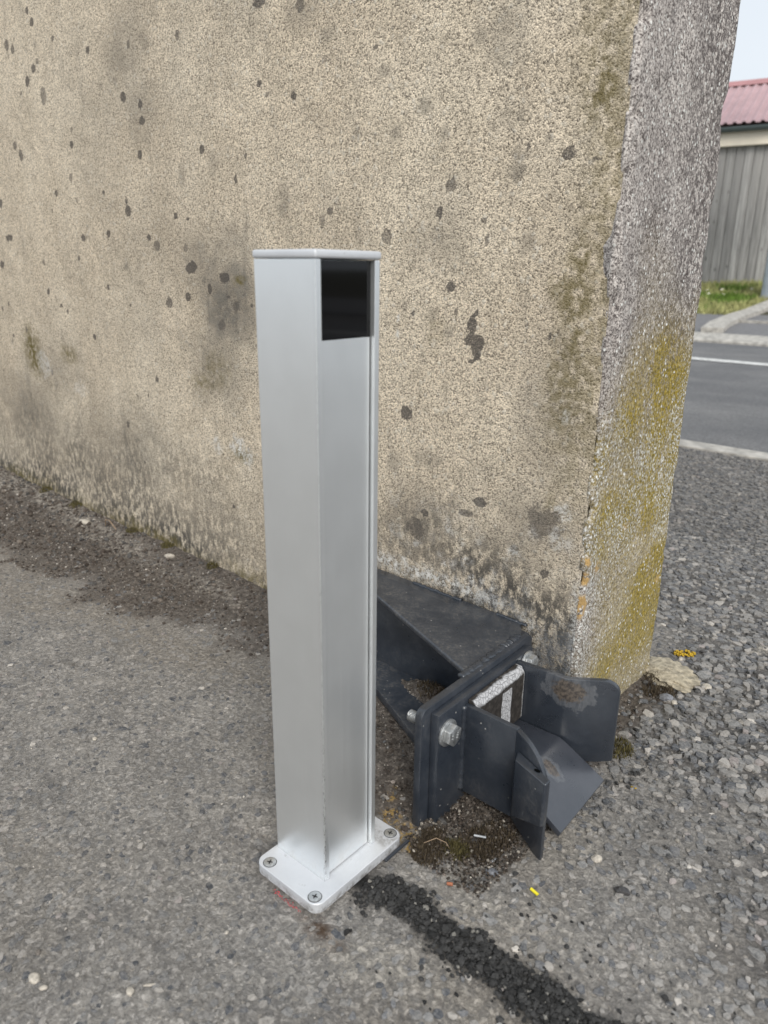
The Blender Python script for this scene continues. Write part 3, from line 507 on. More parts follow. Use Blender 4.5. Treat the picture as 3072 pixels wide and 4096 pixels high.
def w_h(x, z): return (fbm(x, z, 4, 3, 51)-0.5)*0.006 + (fbm(x, z, 30, 4, 53)-0.5)*0.0035 + 0.004*sm(0.06, 0.0, z)
def w_low(x, z):
    w = (fbm(x, z, 9, 4, 61)-0.5)
    lo = sm(0.30, 0.02, z+w*0.3)*(0.28+0.5*sm(-0.2, -0.9, x)) + sm(0.07, 0.0, z+w*0.08)*0.45
    return np.clip(lo + 0.85*sm(0.27, 0.10, z+w*0.24)*sm(-0.42, -0.12, x), 0, 1)
def w_moss(x, z):
    r = blobs(x, z, [(a, b, c*1.3, d*1.2, min(1, k*1.5)) for a, b, c, d, k in MOSSY], 0.8, 0.4, 40, 63)
    r = np.maximum(r, 0.5*sm(-0.07, -0.02, x+(fbm(x, z, 12, 3, 64)-0.5)*0.06)*sm(0.2, 0.35, z))
    return np.maximum(r, 0.75*sm(0.045, 0.005, z+(fbm(x, z, 14, 3, 65)-0.5)*0.06)*sm(-0.35, -0.6, x))
def w_pale(x, z):
    r = blobs(x, z, PALE, 0.3, 0.6, 110, 67)
    band = np.exp(-((z-0.127-0.006*fbm(x, z, 20, 2, 69))/0.009)**2)*sm(-0.44, -0.34, x)*sm(-0.06, -0.13, x)
    arr = sm(-0.016, -0.007, x)*sm(0.26, 0.1, z+(fbm(x, z, 30, 3, 71)-0.5)*0.2)
    sp = np.maximum(0, fbm(x, z, 45, 3, 73)-0.55)*2.6*sm(0.26, 0.18, z)*sm(-0.4, -0.2, x)
    return np.clip(np.maximum(np.maximum(r, band*1.1), np.maximum(arr*0.9, sp)), 0, 1)
def w_blue(x, z): return sm(0.15, 0.07, z+(fbm(x, z, 18, 3, 75)-0.5)*0.1)*sm(-0.12, -0.04, x) + 0.7*np.exp(-((x+0.10)/0.03)**2-((z-0.128)/0.01)**2)
wx = spaced(-9, -1.45, -0.0045, -0.0045, 0.0038, 1.06, 0.5); wz = np.concatenate([np.arange(-0.06, 1.0, 0.0038), np.arange(1.0, 2.01, 0.05)])
face = at_wall(link('rendered_face', grid_mesh('rendered_face', wx, wz, w_h, dict(
    spot=lambda x, z: spot_shape(x, z, 1.0), spotk=lambda x, z: spot_shape(x, z, 1.9),
    stain=lambda x, z: np.clip(np.maximum(blobs(x, z, STAINS, 0.8, 0.5, 24, 59), blobs(x, z, FAINT, 0.5, 0.6, 90, 60))+0.22*sm(0.5, 0.8, fbm(x, z, 5, 4, 58)), 0, 1), low=w_low, moss=w_moss, pale=w_pale, bluish=w_blue),
    to3=lambda X, Z, H: np.stack([X, -H, Z], 1)), MAT['render']))
T_END = 0.207; RC = 0.006
prof = [(-0.035, 0.006), (-0.0085, 0.0022)] + [(-RC+RC*sin(a), RC-RC*cos(a)) for a in np.linspace(0.0, pi/2, 7)] + [(0, y) for y in np.arange(RC+0.003, T_END-0.012, 0.003)] \
     + [(-0.010+0.010*cos(a), T_END-0.010+0.010*sin(a)) for a in np.linspace(0, pi/2, 7)] + [(-x, T_END) for x in np.concatenate([np.arange(0.014, 0.1, 0.006), np.linspace(0.1, 9, 20)])]
prof = np.array(prof); arc = np.concatenate([[0], np.cumsum(np.hypot(*np.diff(prof, axis=0).T))])
tan = np.gradient(prof, axis=0); nrm = np.stack([tan[:, 1], -tan[:, 0]], 1); nrm /= np.linalg.norm(nrm, axis=1)[:, None]
def e_h(s, z):
    h = (fbm(s, z, 35, 4, 81)-0.5)*0.003 + (fbm(s, z*0.5, 120, 2, 83)-0.5)*0.0012
    h = h - 0.012*np.maximum(0, fbm(s, z, 42, 3, 85)-0.5)*(sm(0.017, 0.003, np.abs(s-0.035))+0.35*sm(0.012, 0.003, np.abs(s-0.236)))*2.2
    return h
def e3(S, Z, H):
    px = np.interp(S, arc, prof[:, 0]); py = np.interp(S, arc, prof[:, 1]); nx = np.interp(S, arc, nrm[:, 0]); ny = np.interp(S, arc, nrm[:, 1])
    return np.stack([px+nx*H, py+ny*H, Z], 1)
off = lambda lst: [(max(a, 0.0015)+0.0335, b, c, d, k) for a, b, c, d, k in lst]
ez = np.concatenate([np.arange(-0.06, 0.8, 0.0035), np.arange(0.8, 2.01, 0.05)])
def e_yel(s, z): return np.clip(blobs(s, z, off(END_YELLOW), 0.9, 0.6, 20, 91) + 0.55*sm(0.50, 0.34, z+(fbm(s, z, 9, 3, 93)-0.5)*0.2)*sm(0.02, 0.1, s), 0, 1)
def e_white(s, z): return np.clip(blobs(s, z, off(END_WHITE), 0.9, 0.5, 24, 95) + 0.16 + 0.85*sm(0.022, 0.012, np.abs(s-0.034))*(0.45+0.6*(fbm(s, z, 30, 3, 97) > 0.5))*sm(0.42, 0.22, z), 0, 1)
end = at_wall(link('concrete_end', grid_mesh('concrete_end', arc, ez, e_h, dict(yellow=e_yel, white=e_white,
    orange=lambda s, z: blobs(s, z, off(END_ORANGE), 0.3, 0.4, 90, 99),
    olive=lambda s, z: np.clip(sm(0.16, 0.06, z+(fbm(s, z, 14, 3, 101)-0.5)*0.12)+0.3*sm(0.4, 0.2, z), 0, 1),
    dark=lambda s, z: sm(0.08, 0.18, s+(fbm(s, z, 12, 3, 103)-0.5)*0.16)*sm(0.28, 0.42, z)*0.95+0.12), to3=e3), MAT['end']))
at_wall(box('coping', -9, 0.012, -0.012, T_END+0.012, 2.002, 2.06, MAT['concrete'], None, 0.01))

# ------------------------------------------------------------------ far side of the road
box('edging_strip', -40, 40, 1.515, 1.60, -0.2, 0.004, MAT['concrete'], None, 0.004).__setitem__('kind', 'structure')
def sheet(name, x0, x1, y0, y1, z, mat):
    o = link(name, mesh_np(name, [(x0, y0, z), (x1, y0, z), (x1, y1, z), (x0, y1, z)], [[0, 1, 2, 3]]), mat); o['kind'] = 'structure'; return o
sheet('road', -80, 80, 1.60, 5.26, -0.012, MAT['road'])
wl_ = sheet('road_marking', -80, 80, 3.955, 4.095, -0.008, MAT['roadpaint'])
kerb = empty('kerb', (-2, 5.5, 0)); tag(kerb, 'low pale concrete kerb along the far side of the road', 'kerb')
for i in range(-6, 6):
    k = prism('kerb_stone', [(-2+i*1.0+0.004, 5.26, -0.15), (-2+i*1.0+0.004, 5.26, 0.005), (-2+i*1.0+0.004, 5.30, 0.018), (-2+i*1.0+0.004, 5.66, 0.034), (-2+i*1.0+0.004, 5.66, -0.15)], (0.992, 0, 0), MAT['concrete'], None, 0.006)
    k.parent = kerb; k.matrix_parent_inverse = Matrix.Translation((2, -5.5, 0))
def land(x, y): return np.interp(y, [5.2, 5.8, 7.6, 9.7, 14], [-0.0, 0.05, 0.12, 0.36, 0.43])
def ribbon(name, pts, w, lift, mat, thick=0.08):
    bm = bm_new(); n = len(pts); V = []
    for i, (x, y) in enumerate(pts):
        a = Vector(pts[max(i-1, 0)]); b = Vector(pts[min(i+1, n-1)]); t = (b-a).normalized(); nn = Vector((-t.y, t.x))*w/2
        z = float(land(x, y))+lift
        V.append([bm.verts.new((x+nn.x, y+nn.y, z)), bm.verts.new((x-nn.x, y-nn.y, z)), bm.verts.new((x-nn.x, y-nn.y, z-thick)), bm.verts.new((x+nn.x, y+nn.y, z-thick))])
    for a, b in zip(V[:-1], V[1:]):
        for i in range(4): bm.faces.new([a[i], a[(i+1) % 4], b[(i+1) % 4], b[i]])
    bm.faces.new(V[0]); bm.faces.new(V[-1][::-1])
    return bm_end(bm, name, mat)
fxs = np.linspace(-30, 30, 61); fys = np.linspace(5.66, 7.75, 12)
tag(link('footway', grid_mesh('footway', fxs, fys, lambda x, y: land(x, y)-0.010), MAT['footway']), kind='structure')
dg = ribbon('edging_kerb', [(-1.98, 5.70), (-2.10, 6.2), (-2.22, 6.95), (-2.275, 7.5), (-2.29, 8.05), (-2.27, 8.8), (-2.2, 9.6)], 0.17, 0.03, MAT['concrete'])
tag(dg, 'narrow pale edging kerb running from the road kerb back along the grass', 'kerb')
ex = ribbon('drive_edging', [(-2.16, 6.60), (-1.95, 6.62), (-1.4, 6.70), (-0.6, 6.75)], 0.06, 0.012, MAT['concrete']); tag(ex, 'thin pale concrete strip crossing the far driveway right of the edging kerb', 'edging')
drv = link('driveway', grid_mesh('driveway', np.linspace(-2.2, 4, 20), np.linspace(7.7, 9.6, 12), lambda x, y: land(x, y)-0.006), MAT['footway']); tag(drv, kind='structure')

# grass bank
N = 26000; gx = rng.uniform(-6.5, -2.36, N); gy = rng.uniform(7.12, 9.85, N)
gn = fbm(gx, gy, 2.2, 3, 111); keep = (gy > 7.15+0.25*fbm(gx, gy, 5, 3, 113)); gx, gy, gn = gx[keep], gy[keep], gn[keep]; N = len(gx)
gz = land(gx, gy)-0.012; hh = rng.uniform(0.03, 0.09, N)*(0.6+0.9*gn); an = rng.uniform(0, 2*pi, N); ww = rng.uniform(0.006, 0.012, N)
lx = rng.normal(0, 0.03, N); ly = rng.normal(0, 0.03, N)
P0_ = np.stack([gx-ww*np.cos(an), gy-ww*np.sin(an), gz], 1); P1_ = np.stack([gx+ww*np.cos(an), gy+ww*np.sin(an), gz], 1); P2_ = np.stack([gx+lx, gy+ly, gz+hh], 1)
dry = np.clip(sm(0.42, 0.62, fbm(gx, gy, 2.6, 3, 117)+0.30*sm(-2.9, -2.4, gx)*sm(9.0, 8.0, gy)+0.25*sm(7.5, 7.2, gy)), 0, 1)
gc = np.stack([0.13+0.26*dry, 0.215+0.17*dry, 0.035+0.13*dry], 1)*rng.uniform(0.65, 1.25, (N, 1))
gm = mesh_np('grass', np.stack([P0_, P1_, P2_], 1).reshape(-1, 3), np.arange(3*N).reshape(N, 3), False, dict(col=np.repeat(gc, 3, 0)))
tag(link('grass', gm, MAT['grass']), 'short green and dry yellow grass on the bank before the timber wall', 'grass', kind='stuff')
gsheet = link('grass_bank', grid_mesh('grass_bank', np.linspace(-40, -2.36, 80), np.linspace(7.2, 9.9, 20), lambda x, y: land(x, y)-0.012), plain('turf', (0.12, 0.165, 0.04), 0.95, var=0.4, scale=3)); tag(gsheet, kind='structure')
# daisies
def daisy_mesh():
    bm = bm_new(); st = bmesh.ops.create_cone(bm, cap_ends=True, segments=5, radius1=0.002, radius2=0.0015, depth=0.07)
    bmesh.ops.translate(bm, verts=bm.verts, vec=(0, 0, 0.035)); me1 = bpy.data.meshes.new('stem'); bm.to_mesh(me1); bm.free()
    bm = bm_new(); c = []
    for i in range(11):
        a = 2*pi*i/11; d = Vector((cos(a), sin(a), 0)); s = Vector((-sin(a), cos(a), 0))
        p = [d*0.004+s*0.0015, d*0.014+s*0.0035+Vector((0, 0, 0.002)), d*0.019+Vector((0, 0, 0.001)), d*0.014-s*0.0035+Vector((0, 0, 0.002)), d*0.004-s*0.0015]
        bm.faces.new([bm.verts.new(q+Vector((0, 0, 0.07))) for q in p])
    me2 = bpy.data.meshes.new('petals'); bm.to_mesh(me2); bm.free()
    bm = bm_new(); bmesh.ops.create_icosphere(bm, subdivisions=1, radius=0.006); bmesh.ops.scale(bm, vec=(1, 1, 0.5), verts=bm.verts); bmesh.ops.translate(bm, verts=bm.verts, vec=(0, 0, 0.071))
    me3 = bpy.data.meshes.new('flower_eye'); bm.to_mesh(me3); bm.free()
    for m_, k in ((me1, 'stem'), (me2, 'petal'), (me3, 'flowereye')): m_.materials.append(MAT[k])
    return me1, me2, me3
dm = daisy_mesh()
for i, (x, y, z) in enumerate([(-3.396, 9.295, .314), (-3.276, 8.994, .279), (-3.275, 9.352, .32), (-3.121, 8.963, .276), (-3.053, 9.009, .281), (-3.056, 8.703, .246), (-2.932, 8.23, .192), (-2.754, 8.276, .197), (-2.977, 9.118, .293), (-3.24, 9.391, .325), (-2.937, 9.481, .335)]):
    # the seen blob is the flower head, about 7 cm above the grass: step a little towards the viewer
    v = Vector((x-0.325, y+0.646)).normalized()*(-0.55); x += v.x; y += v.y
    d = empty('daisy', (x, y, float(land(x, y))-0.012), i*0.7); tag(d, 'small white daisy in the grass before the timber wall', 'daisy', 'daisies in the grass bank')
    for nme, m_ in zip(('stem', 'petals', 'flower_eye'), dm):
        p = bpy.data.objects.new(nme, m_); COL.objects.link(p); p.parent = d
        if nme != 'stem': p.rotation_euler = (0.35, -0.2, 0)

# pale pole at the right edge
pole = empty('utility_pole', (-2.40, 8.66, 0.2)); tag(pole, 'pale grey pole standing in the grass at the right edge', 'pole')
bm = bm_new(); bmesh.ops.create_cone(bm, cap_ends=True, segments=32, radius1=0.165, radius2=0.115, depth=6.5); bmesh.ops.translate(bm, verts=bm.verts, vec=(0, 0, 3.25)); bm_end(bm, 'shaft', MAT['palepole'], pole, smooth=True)
bm = bm_new(); bmesh.ops.create_cone(bm, cap_ends=True, segments=32, radius1=0.20, radius2=0.19, depth=0.10); bm_end(bm, 'foot', MAT['concrete'], pole, smooth=True)

# timber outbuilding
HB = empty('timber_building', (-3.22, 9.77, 0.30), radians(12.8)); tag(HB, 'grey weathered timber shed with a faded red ribbed metal roof', 'building')
bw = 0.106
for i in range(-26, 34):
    x0 = -0.3499+i*bw
    if i in (-26, -25): pass
    b_ = prism('board', [(x0+0.003, 0.0, -0.3), (x0+0.003, -0.016-0.004*(i % 3), -0.3), (x0+bw*0.45, -0.020-0.004*(i % 3), -0.3), (x0+bw-0.003, -0.016-0.004*(i % 3), -0.3), (x0+bw-0.003, 0.0, -0.3)], (0, 0, 2.05), MAT['wood'], HB, 0.003, 1)
box('back_wall', -0.3499-26*bw, -0.3499+34*bw, 0.001, 2.9, -0.35, 1.80, MAT['wood'], HB)
box('fascia', -3.3, 3.5, -0.10, -0.055, 1.687, 1.90, MAT['fascia'], HB, 0.006)
box('soffit', -3.3, 3.5, -0.055, 0.05, 1.70, 1.72, MAT['fascia'], HB)
bm = bm_new(); ring0 = []
ang = [radians(180+180*i/14) for i in range(15)]
for sx in (-3.35, 3.55):
    r_ = [bm.verts.new((sx, -0.158+0.055*cos(a), 1.888+0.055*sin(a))) for a in ang] + [bm.verts.new((sx, -0.158+0.048*cos(a), 1.888+0.048*sin(a))) for a in ang[::-1]]
    ring0.append(r_)
nr = len(ring0[0])
for i in range(nr): bm.faces.new([ring0[0][i], ring0[0][(i+1) % nr], ring0[1][(i+1) % nr], ring0[1][i]])
bm_end(bm, 'gutter', MAT['gutter'], HB, smooth=True)
# ribbed roof sheet
rib = 0.1035; ph = -0.2876; px_ = []
for i in range(-30, 36):
    c0 = ph+i*rib; px_ += [(c0-0.030, 0), (c0-0.014, 0.020), (c0+0.014, 0.020), (c0+0.030, 0)]
V = []; F = []
for yy in (-0.17, 1.57):
    for (x, h_) in px_: V.append((x, yy, 1.925+0.45*(yy+0.17)+h_))
n_ = len(px_)
for i in range(n_-1): F.append([i, i+1, n_+i+1, n_+i])
rf = link('roof', mesh_np('roof', V, F), MAT['redroof'], HB); sd = rf.modifiers.new('s', 'SOLIDIFY'); sd.thickness = 0.006
V2 = [(x, 3.14-(y-0), z) for x, y, z in V]; rf2 = link('roof', mesh_np('roof', V2, [f[::-1] for f in F]), MAT['redroof'], HB)
rc_ = prism('ridge_cap', [(-3.5, 1.36, 1.925+0.45*1.53+0.026), (-3.5, 1.57, 1.925+0.45*1.74+0.034), (-3.5, 1.78, 1.925+0.45*1.53+0.026), (-3.5, 1.57, 1.925+0.45*1.74+0.012)], (7.0, 0, 0), MAT['redridge'], rf, 0)

# ------------------------------------------------------------------ photocell post
AN = radians(2.37); PX = (-0.0352, -0.3258)
post = empty('photocell_post', (*PX, 0), AN); tag(post, 'silver aluminium photocell post with black window on a screwed base plate', 'post')
def frounded(x0, x1, y0, y1, r, z): return [(x, y, z) for x, y in rrect(x0, x1, y0, y1, r)]
prism('base_plate', frounded(-0.0610, 0.0135, -0.0235, 0.0840, 0.009, 0.0006), (0, 0, 0.0094), MAT['cast'], post, 0.0005, 1, False)
W_, L_ = 0.0585, 0.0604; lip = 0.0049; dp = 0.0090; fx = -0.0036
body = [(-W_, 0), (0, 0), (0, lip), (-dp, lip), (-dp, L_-lip), (0, L_-lip), (0, L_), (-W_, L_)]
prism('body', [(x, y, 0.0101) for x, y in body], (0, 0, 0.4799), MAT['alu'], post, 0.00045, 2)
box('cover_panel', fx-0.0014, fx, lip+0.0003, L_-lip-0.0013, 0.0112, 0.4398, MAT['alu'], post, 0.0002, 1)
box('window', fx-0.0012, fx-0.0002, lip+0.0002, L_-lip-0.0002, 0.4401, 0.4893, MAT['blackglass'], post, 0.0002, 1)
box('cap', -W_-0.0009, 0.0011, -0.0009, L_+0.0009, 0.4903, 0.4958, MAT['cast'], post, 0.0017, 3, True)
def screw(x, y, rot):
    s = bpy.data.objects.new('screw', None)
    bm = bm_new(); bm_prism(bm, disc_pts(0.0052, 28, 0.0101), (0, 0, 0.0005)); s = bm_end(bm, 'screw', MAT['zinc'], post, True, 0.0003, 2)
    s.location = (x, y, 0); s.rotation_euler = (0, 0, rot)
    bm = bm_new(); a = disc_pts(0.0058, 28); b = disc_pts(0.0052, 28)
    va = [bm.verts.new((p[0], p[1], 0.01014)) for p in a]; vb = [bm.verts.new((p[0], p[1], 0.01012)) for p in b]
    for i in range(28): bm.faces.new([va[i], va[(i+1) % 28], vb[(i+1) % 28], vb[i]])
    bm_end(bm, 'countersink_shade', MAT['dark'], s)  # flat dark ring paints the shaded gap round the head, nothing is sunk
    cp = []
    for k in range(4):
        a = k*pi/2; c, d = cos(a), sin(a)
        for u, v in ((0.0007, -0.0007), (0.0024, -0.00045), (0.0024, 0.00045)): cp.append((u*c-v*d, u*d+v*c, 0.0106))
    prism('cross_recess_shade', cp, (0, 0, 0.00008), MAT['dark'], s)  # dark cross laid on the head, its colour stands for shade in the slot
for x, y, r_ in ((-0.0497, -0.0162, 0.5), (0.0045, -0.0163, 0.3), (0.0038, 0.0767, 0.2), (-0.0497, 0.0767, 0.9)): screw(x, y, r_)

# ------------------------------------------------------------------ sliding-gate catcher
AL = radians(3.7); GC = empty('gate_catcher', (-0.0235, -0.199, 0), AL)
tag(GC, 'dark grey steel sliding gate catcher with flared jaws bolted at the wall foot', 'gate catcher')
def loc(x, y, z): 
    dx, dy = x+0.0235, y+0.199; return (dx*cos(AL)+dy*sin(AL), -dx*sin(AL)+dy*cos(AL), z)
ST = MAT['steel']
def yz_prism(name, pts2, x0, x1, mat, bevel=0.0012, parent=GC, smooth=True): return prism(name, [(x0, y, z) for y, z in pts2], (x1-x0, 0, 0), mat, parent, bevel, 2, smooth)
bp = [(y, z) for y, z in rrect(-0.0138, 0.1835, -0.05, 0.1175, 0.009)]
yz_prism('back_plate', bp, -0.0172, -0.0092, ST, 0.0013)
yz_prism('front_plate', [(-0.001, -0.03), (0.168, -0.03), (0.168, 0.111), (-0.001, 0.111)], -0.0090, 0.0, ST, 0.0012)
# tube along the wall foot and the two gussets
prism('wall_tube', [loc(-0.42, -0.038, 0.0), loc(-0.42, -0.004, 0.0), loc(-0.42, -0.004, 0.110), loc(-0.42, -0.038, 0.110)], Vector(loc(-0.055, 0, 0))-Vector(loc(-0.42, 0, 0)), MAT['steel'], GC, 0.003, 2, True)
x_e = lambda X: -0.0645-0.37*(X+0.2285)
top = [loc(-0.40, -0.001, 0.1105), loc(-0.40, -0.006, 0.1105), loc(-0.375, x_e(-0.375), 0.1105)]
end_a = (-0.0174, 0.069); end_b = (-0.0174, 0.1825)
tp = [(p[0], p[1], 0.1102) for p in top] + [(end_a[0], end_a[1], 0.1102), (end_b[0], end_b[1]-0.010, 0.1102), (end_b[0]-0.006, end_b[1]+0.002, 0.1102), (*loc(-0.07, -0.001, 0)[:2], 0.1102)]
prism('top_gusset', tp, (0, 0, 0.0070), MAT['dusty'], GC, 0.0022, 3, True)
bt = [loc(-0.40, -0.004, 0), loc(-0.37, -0.025, 0), loc(-0.2046, -0.0889, 0), loc(-0.1034, -0.1318, 0), (-0.0174, 0.038, 0), (-0.0174, 0.18, 0)]
prism('bottom_gusset', [(p[0], p[1], 0.002) for p in bt], (0, 0, 0.0105), MAT['dusty'], GC, 0.0012, 2, True)
# weld bead
def bead(name, pts, r, mat, parent, seed=0, nseg=70):
    bm = bm_new(); rr = random.Random(seed); rings = []
    P = [Vector(p) for p in pts]; 
    for i in range(nseg+1):
        t = i/nseg*(len(P)-1); k = min(int(t), len(P)-2); c = P[k].lerp(P[k+1], t-k); d = (P[k+1]-P[k]).normalized()
        u = d.cross(Vector((0, 0, 1))).normalized(); v = u.cross(d)
        q = r*(0.75+0.5*rr.random()); o = Vector((rr.uniform(-1, 1), rr.uniform(-1, 1), rr.uniform(-1, 1)))*r*0.25
        rings.append([bm.verts.new(c+o+u*q*cos(a)*1.6+v*q*sin(a)) for a in [2*pi*j/8 for j in range(8)]])
    for a, b in zip(rings[:-1], rings[1:]):
        for j in range(8): bm.faces.new([a[j], a[(j+1) % 8], b[(j+1) % 8], b[j]])
    bm.faces.new(rings[0]); bm.faces.new(rings[-1][::-1])
    for f in bm.faces: f.smooth = True
    return bm_end(bm, name, mat, parent)
bead('weld_bead', [(-0.0182, 0.060, 0.1162), (-0.0182, 0.135, 0.1166), (-0.018, 0.170, 0.1160)], 0.0027, ST, GC, 3)
bead('weld_bead', [loc(-0.225, -0.004, 0.1172), loc(-0.15, -0.004, 0.1172)], 0.0016, ST, GC, 4, 40)
bead('weld_bead', [loc(-0.10, -0.004, 0.1172), loc(-0.06, -0.005, 0.1172)], 0.0016, ST, GC, 5, 30)
def vbead(y, z0, z1, seed):
    bm = bm_new(); rr = random.Random(seed); rings = []
    for i in range(31):
        z = z0+(z1-z0)*i/30; q = 0.0030*(0.8+0.4*rr.random()); rings.append([bm.verts.new((q*cos(a), y+q*sin(a), z)) for a in [2*pi*j/8 for j in range(8)]])
    for a, b in zip(rings[:-1], rings[1:]):
        for j in range(8): bm.faces.new([a[j], a[(j+1) % 8], b[(j+1) % 8], b[j]])
    bm.faces.new(rings[0]); bm.faces.new(rings[-1][::-1])
    for f in bm.faces: f.smooth = True
    return bm_end(bm, 'weld_bead', ST, GC)
vbead(0.0388, 0.012, 0.103, 8)
# bolts
def bolt(y, z, back, rot, mark):
    b = empty('bolt', (0.0, y, z)); b.parent = GC
    def cyl(name, pts, x0, x1, mat=MAT['zinc'], bevel=0.0004, par=b): return prism(name, [(x0, p[0], p[1]) for p in pts], (x1-x0, 0, 0), mat, par, bevel, 2, True)
    cyl('washer', disc_pts(0.0128, 36), 0.0002, 0.0028)
    hx = [(0.0105*cos(rot+i*pi/3), 0.0105*sin(rot+i*pi/3)) for i in range(6)]
    hd = cyl('hex_head', hx, 0.0028, 0.0100, bevel=0.0009)
    if back:
        bm = bm_new(); n_ = 20; rings = []
        for i in range(91):
            x = -0.0172-0.024*i/90; rad = 0.0058
            rings.append([bm.verts.new((x, (rad-0.0008*(0.5+0.5*cos(2*pi*(i/6.5-j/n_))))*cos(2*pi*j/n_), (rad-0.0008*(0.5+0.5*cos(2*pi*(i/6.5-j/n_))))*sin(2*pi*j/n_))) for j in range(n_)])
        for a, c in zip(rings[:-1], rings[1:]):
            for j in range(n_): bm.faces.new([a[j], a[(j+1) % n_], c[(j+1) % n_], c[j]])
        bm.faces.new(rings[-1]); 
        bm_end(bm, 'threaded_shank', MAT['zinc'], b, smooth=True)
    if mark:
        for txt, dy, dz, rx in (('8.8', -0.0040, 0.0005, 0.0), ('BAH', 0.0038, 0.0, 0.0)):
            cu_ = bpy.data.curves.new('head_marking', 'FONT'); cu_.body = txt; cu_.size = 0.0042; cu_.extrude = 0.00022; cu_.align_x = 'CENTER'; cu_.align_y = 'CENTER'; cu_.resolution_u = 2
            tmp = bpy.data.objects.new('tmp', cu_); tm = bpy.data.meshes.new_from_object(tmp); bpy.data.objects.remove(tmp); t_ = link('head_marking', tm, MAT['zinc'])
            t_.parent = hd; t_.location = (0.0101, dy, dz); t_.rotation_euler = Matrix(((0, 0, 1), (0, 1, 0), (-1, 0, 0))).to_euler()
            t_.rotation_euler = (radians(90), radians(-75), radians(90))
bolt(0.0118, 0.0888, True, 0.35, True); bolt(0.1545, 0.0985, False, 0.1, False)
# near jaw
ZB = 0.0085
g1 = prism('guide_plate', [(0.0001, 0.0392, 0.010), (0.0001, 0.0392, 0.1040), (0.0560, 0.0392, 0.1020), (0.0560, 0.0392, ZB)], (0, 0.0058, 0), ST, GC, 0.0011, 2, True)
o_ = lambda a: 0.0392-0.47*(a-0.0548)       # outer face of the flared lip
i_ = lambda a: 0.0450-0.47*(a-0.0548)
out_l = [(0.0548, 0.0085), (0.0548, 0.1012), (0.060, 0.1008), (0.066, 0.1000), (0.072, 0.0985), (0.078, 0.0962), (0.0835, 0.0928), (0.088, 0.0885), (0.0918, 0.0835), (0.0948, 0.0775), (0.0968, 0.070), (0.0975, 0.060), (0.0975, -0.004), (0.0915, -0.004)]
lipo = prism('flared_lip', [(a, o_(a), z) for a, z in out_l], [Vector((0.0, 0.0058, 0))]*len(out_l), ST, g1, 0.0011, 2, True)
SC = mat_steel('anthracite_paint_scuffed', 0.75, 0.6)
tpl = [(0.0632, 0.0258), (0.0640, 0.0240), (0.0995, 0.0088), (0.1012, 0.0100), (0.1016, 0.0160), (0.0600, 0.0362)]
zb = [0.0235, 0.0240, 0.0420, 0.0425, 0.0420, 0.0200]; zt = [0.0830, 0.0830, 0.0850, 0.0850, 0.0858, 0.0842]
bm = bm_new(); lo = [bm.verts.new((a, b, z)) for (a, b), z in zip(tpl, zb)]; hi = [bm.verts.new((a, b, z)) for (a, b), z in zip(tpl, zt)]
bm.faces.new(lo); bm.faces.new(hi[::-1])
for k in range(6): bm.faces.new([lo[k], hi[k], hi[(k+1) % 6], lo[(k+1) % 6]])
blk = bm_end(bm, 'lip_block', SC, g1, True, 0.0018, 3, 20)
bm = bm_new(); bm_prism(bm, [(p[0]*1.9, p[1], 0) for p in disc_pts(0.0016, 18)], (0, 0, 0.0004)); hl = bm_end(bm, 'hole_shade', MAT['black'], blk); hl.location = (0.0868, 0.0208, 0.0850); hl.rotation_euler = (0.0, radians(-3), radians(-10))  # black disc on the block paints the shade of a hole, none is cut
# far jaw: one bent plate
bm = bm_new(); y0 = 0.1335; th = 0.0060
pts_t = [(0.0001, 0.1085), (0.028, 0.1093), (0.050, 0.1096), (0.056, 0.1098), (0.064, 0.1106), (0.076, 0.1120), (0.087, 0.1132), (0.0915, 0.1125), (0.0958, 0.1100), (0.0992, 0.1062), (0.1008, 0.1010)]
fy = lambda a: y0 + (0.0 if a < 0.050 else 0.47*(a-0.050)**2/0.024 if a < 0.062 else 0.47*(a-0.056))
R_ = []
for a, zt in pts_t:
    zb = 0.0200+0.0055*max(0, (a-0.0815)/0.02) if a > 0.056 else 0.012
    y = fy(a); R_.append([bm.verts.new((a, y, zb)), bm.verts.new((a, y, zt)), bm.verts.new((a-0.001*(a > 0.06), y+th, zt)), bm.verts.new((a-0.001*(a > 0.06), y+th, zb))])
for a, b in zip(R_[:-1], R_[1:]):
    for j in range(4): bm.faces.new([a[j], a[(j+1) % 4], b[(j+1) % 4], b[j]])
bm.faces.new(R_[0]); bm.faces.new(R_[-1][::-1])
bm_end(bm, 'guide_plate', MAT['farguide'], GC, True, 0.0010, 2, 30)
# tray
bm = bm_new(); T = []
for a, z in ((0.0001, 0.0450), (0.052, 0.0446), (0.056, 0.0440), (0.060, 0.0420), (0.064, 0.0395), (0.1030, 0.0135)):
    f_ = max(0, (a-0.056)/0.047); y1 = 0.1325+0.004*f_
    T.append([bm.verts.new((a, 0.0452, z)), bm.verts.new((a, y1, z+0.002*f_)), bm.verts.new((a-0.0025*f_, y1, z+0.002*f_-0.006)), bm.verts.new((a-0.0025*f_, 0.0452, z-0.006))])
for a, b in zip(T[:-1], T[1:]):
    for j in range(4): bm.faces.new([a[j], a[(j+1) % 4], b[(j+1) % 4], b[j]])
bm.faces.new(T[0]); bm.faces.new(T[-1][::-1])
bm_end(bm, 'tray', MAT['tray'], GC, True, 0.0010, 2, 30)
# rubber buffer
pd = [(0.0002, 0.0460), (0.0098, 0.0475), (0.0112, 0.0500), (0.0112, 0.1000), (0.0072, 0.1063), (0.0002, 0.1068)]
prism('rubber_pad', [(x, 0.0456, z) for x, z in pd], (0, 0.0872, 0), MAT['pad'], GC, 0.0008, 2)

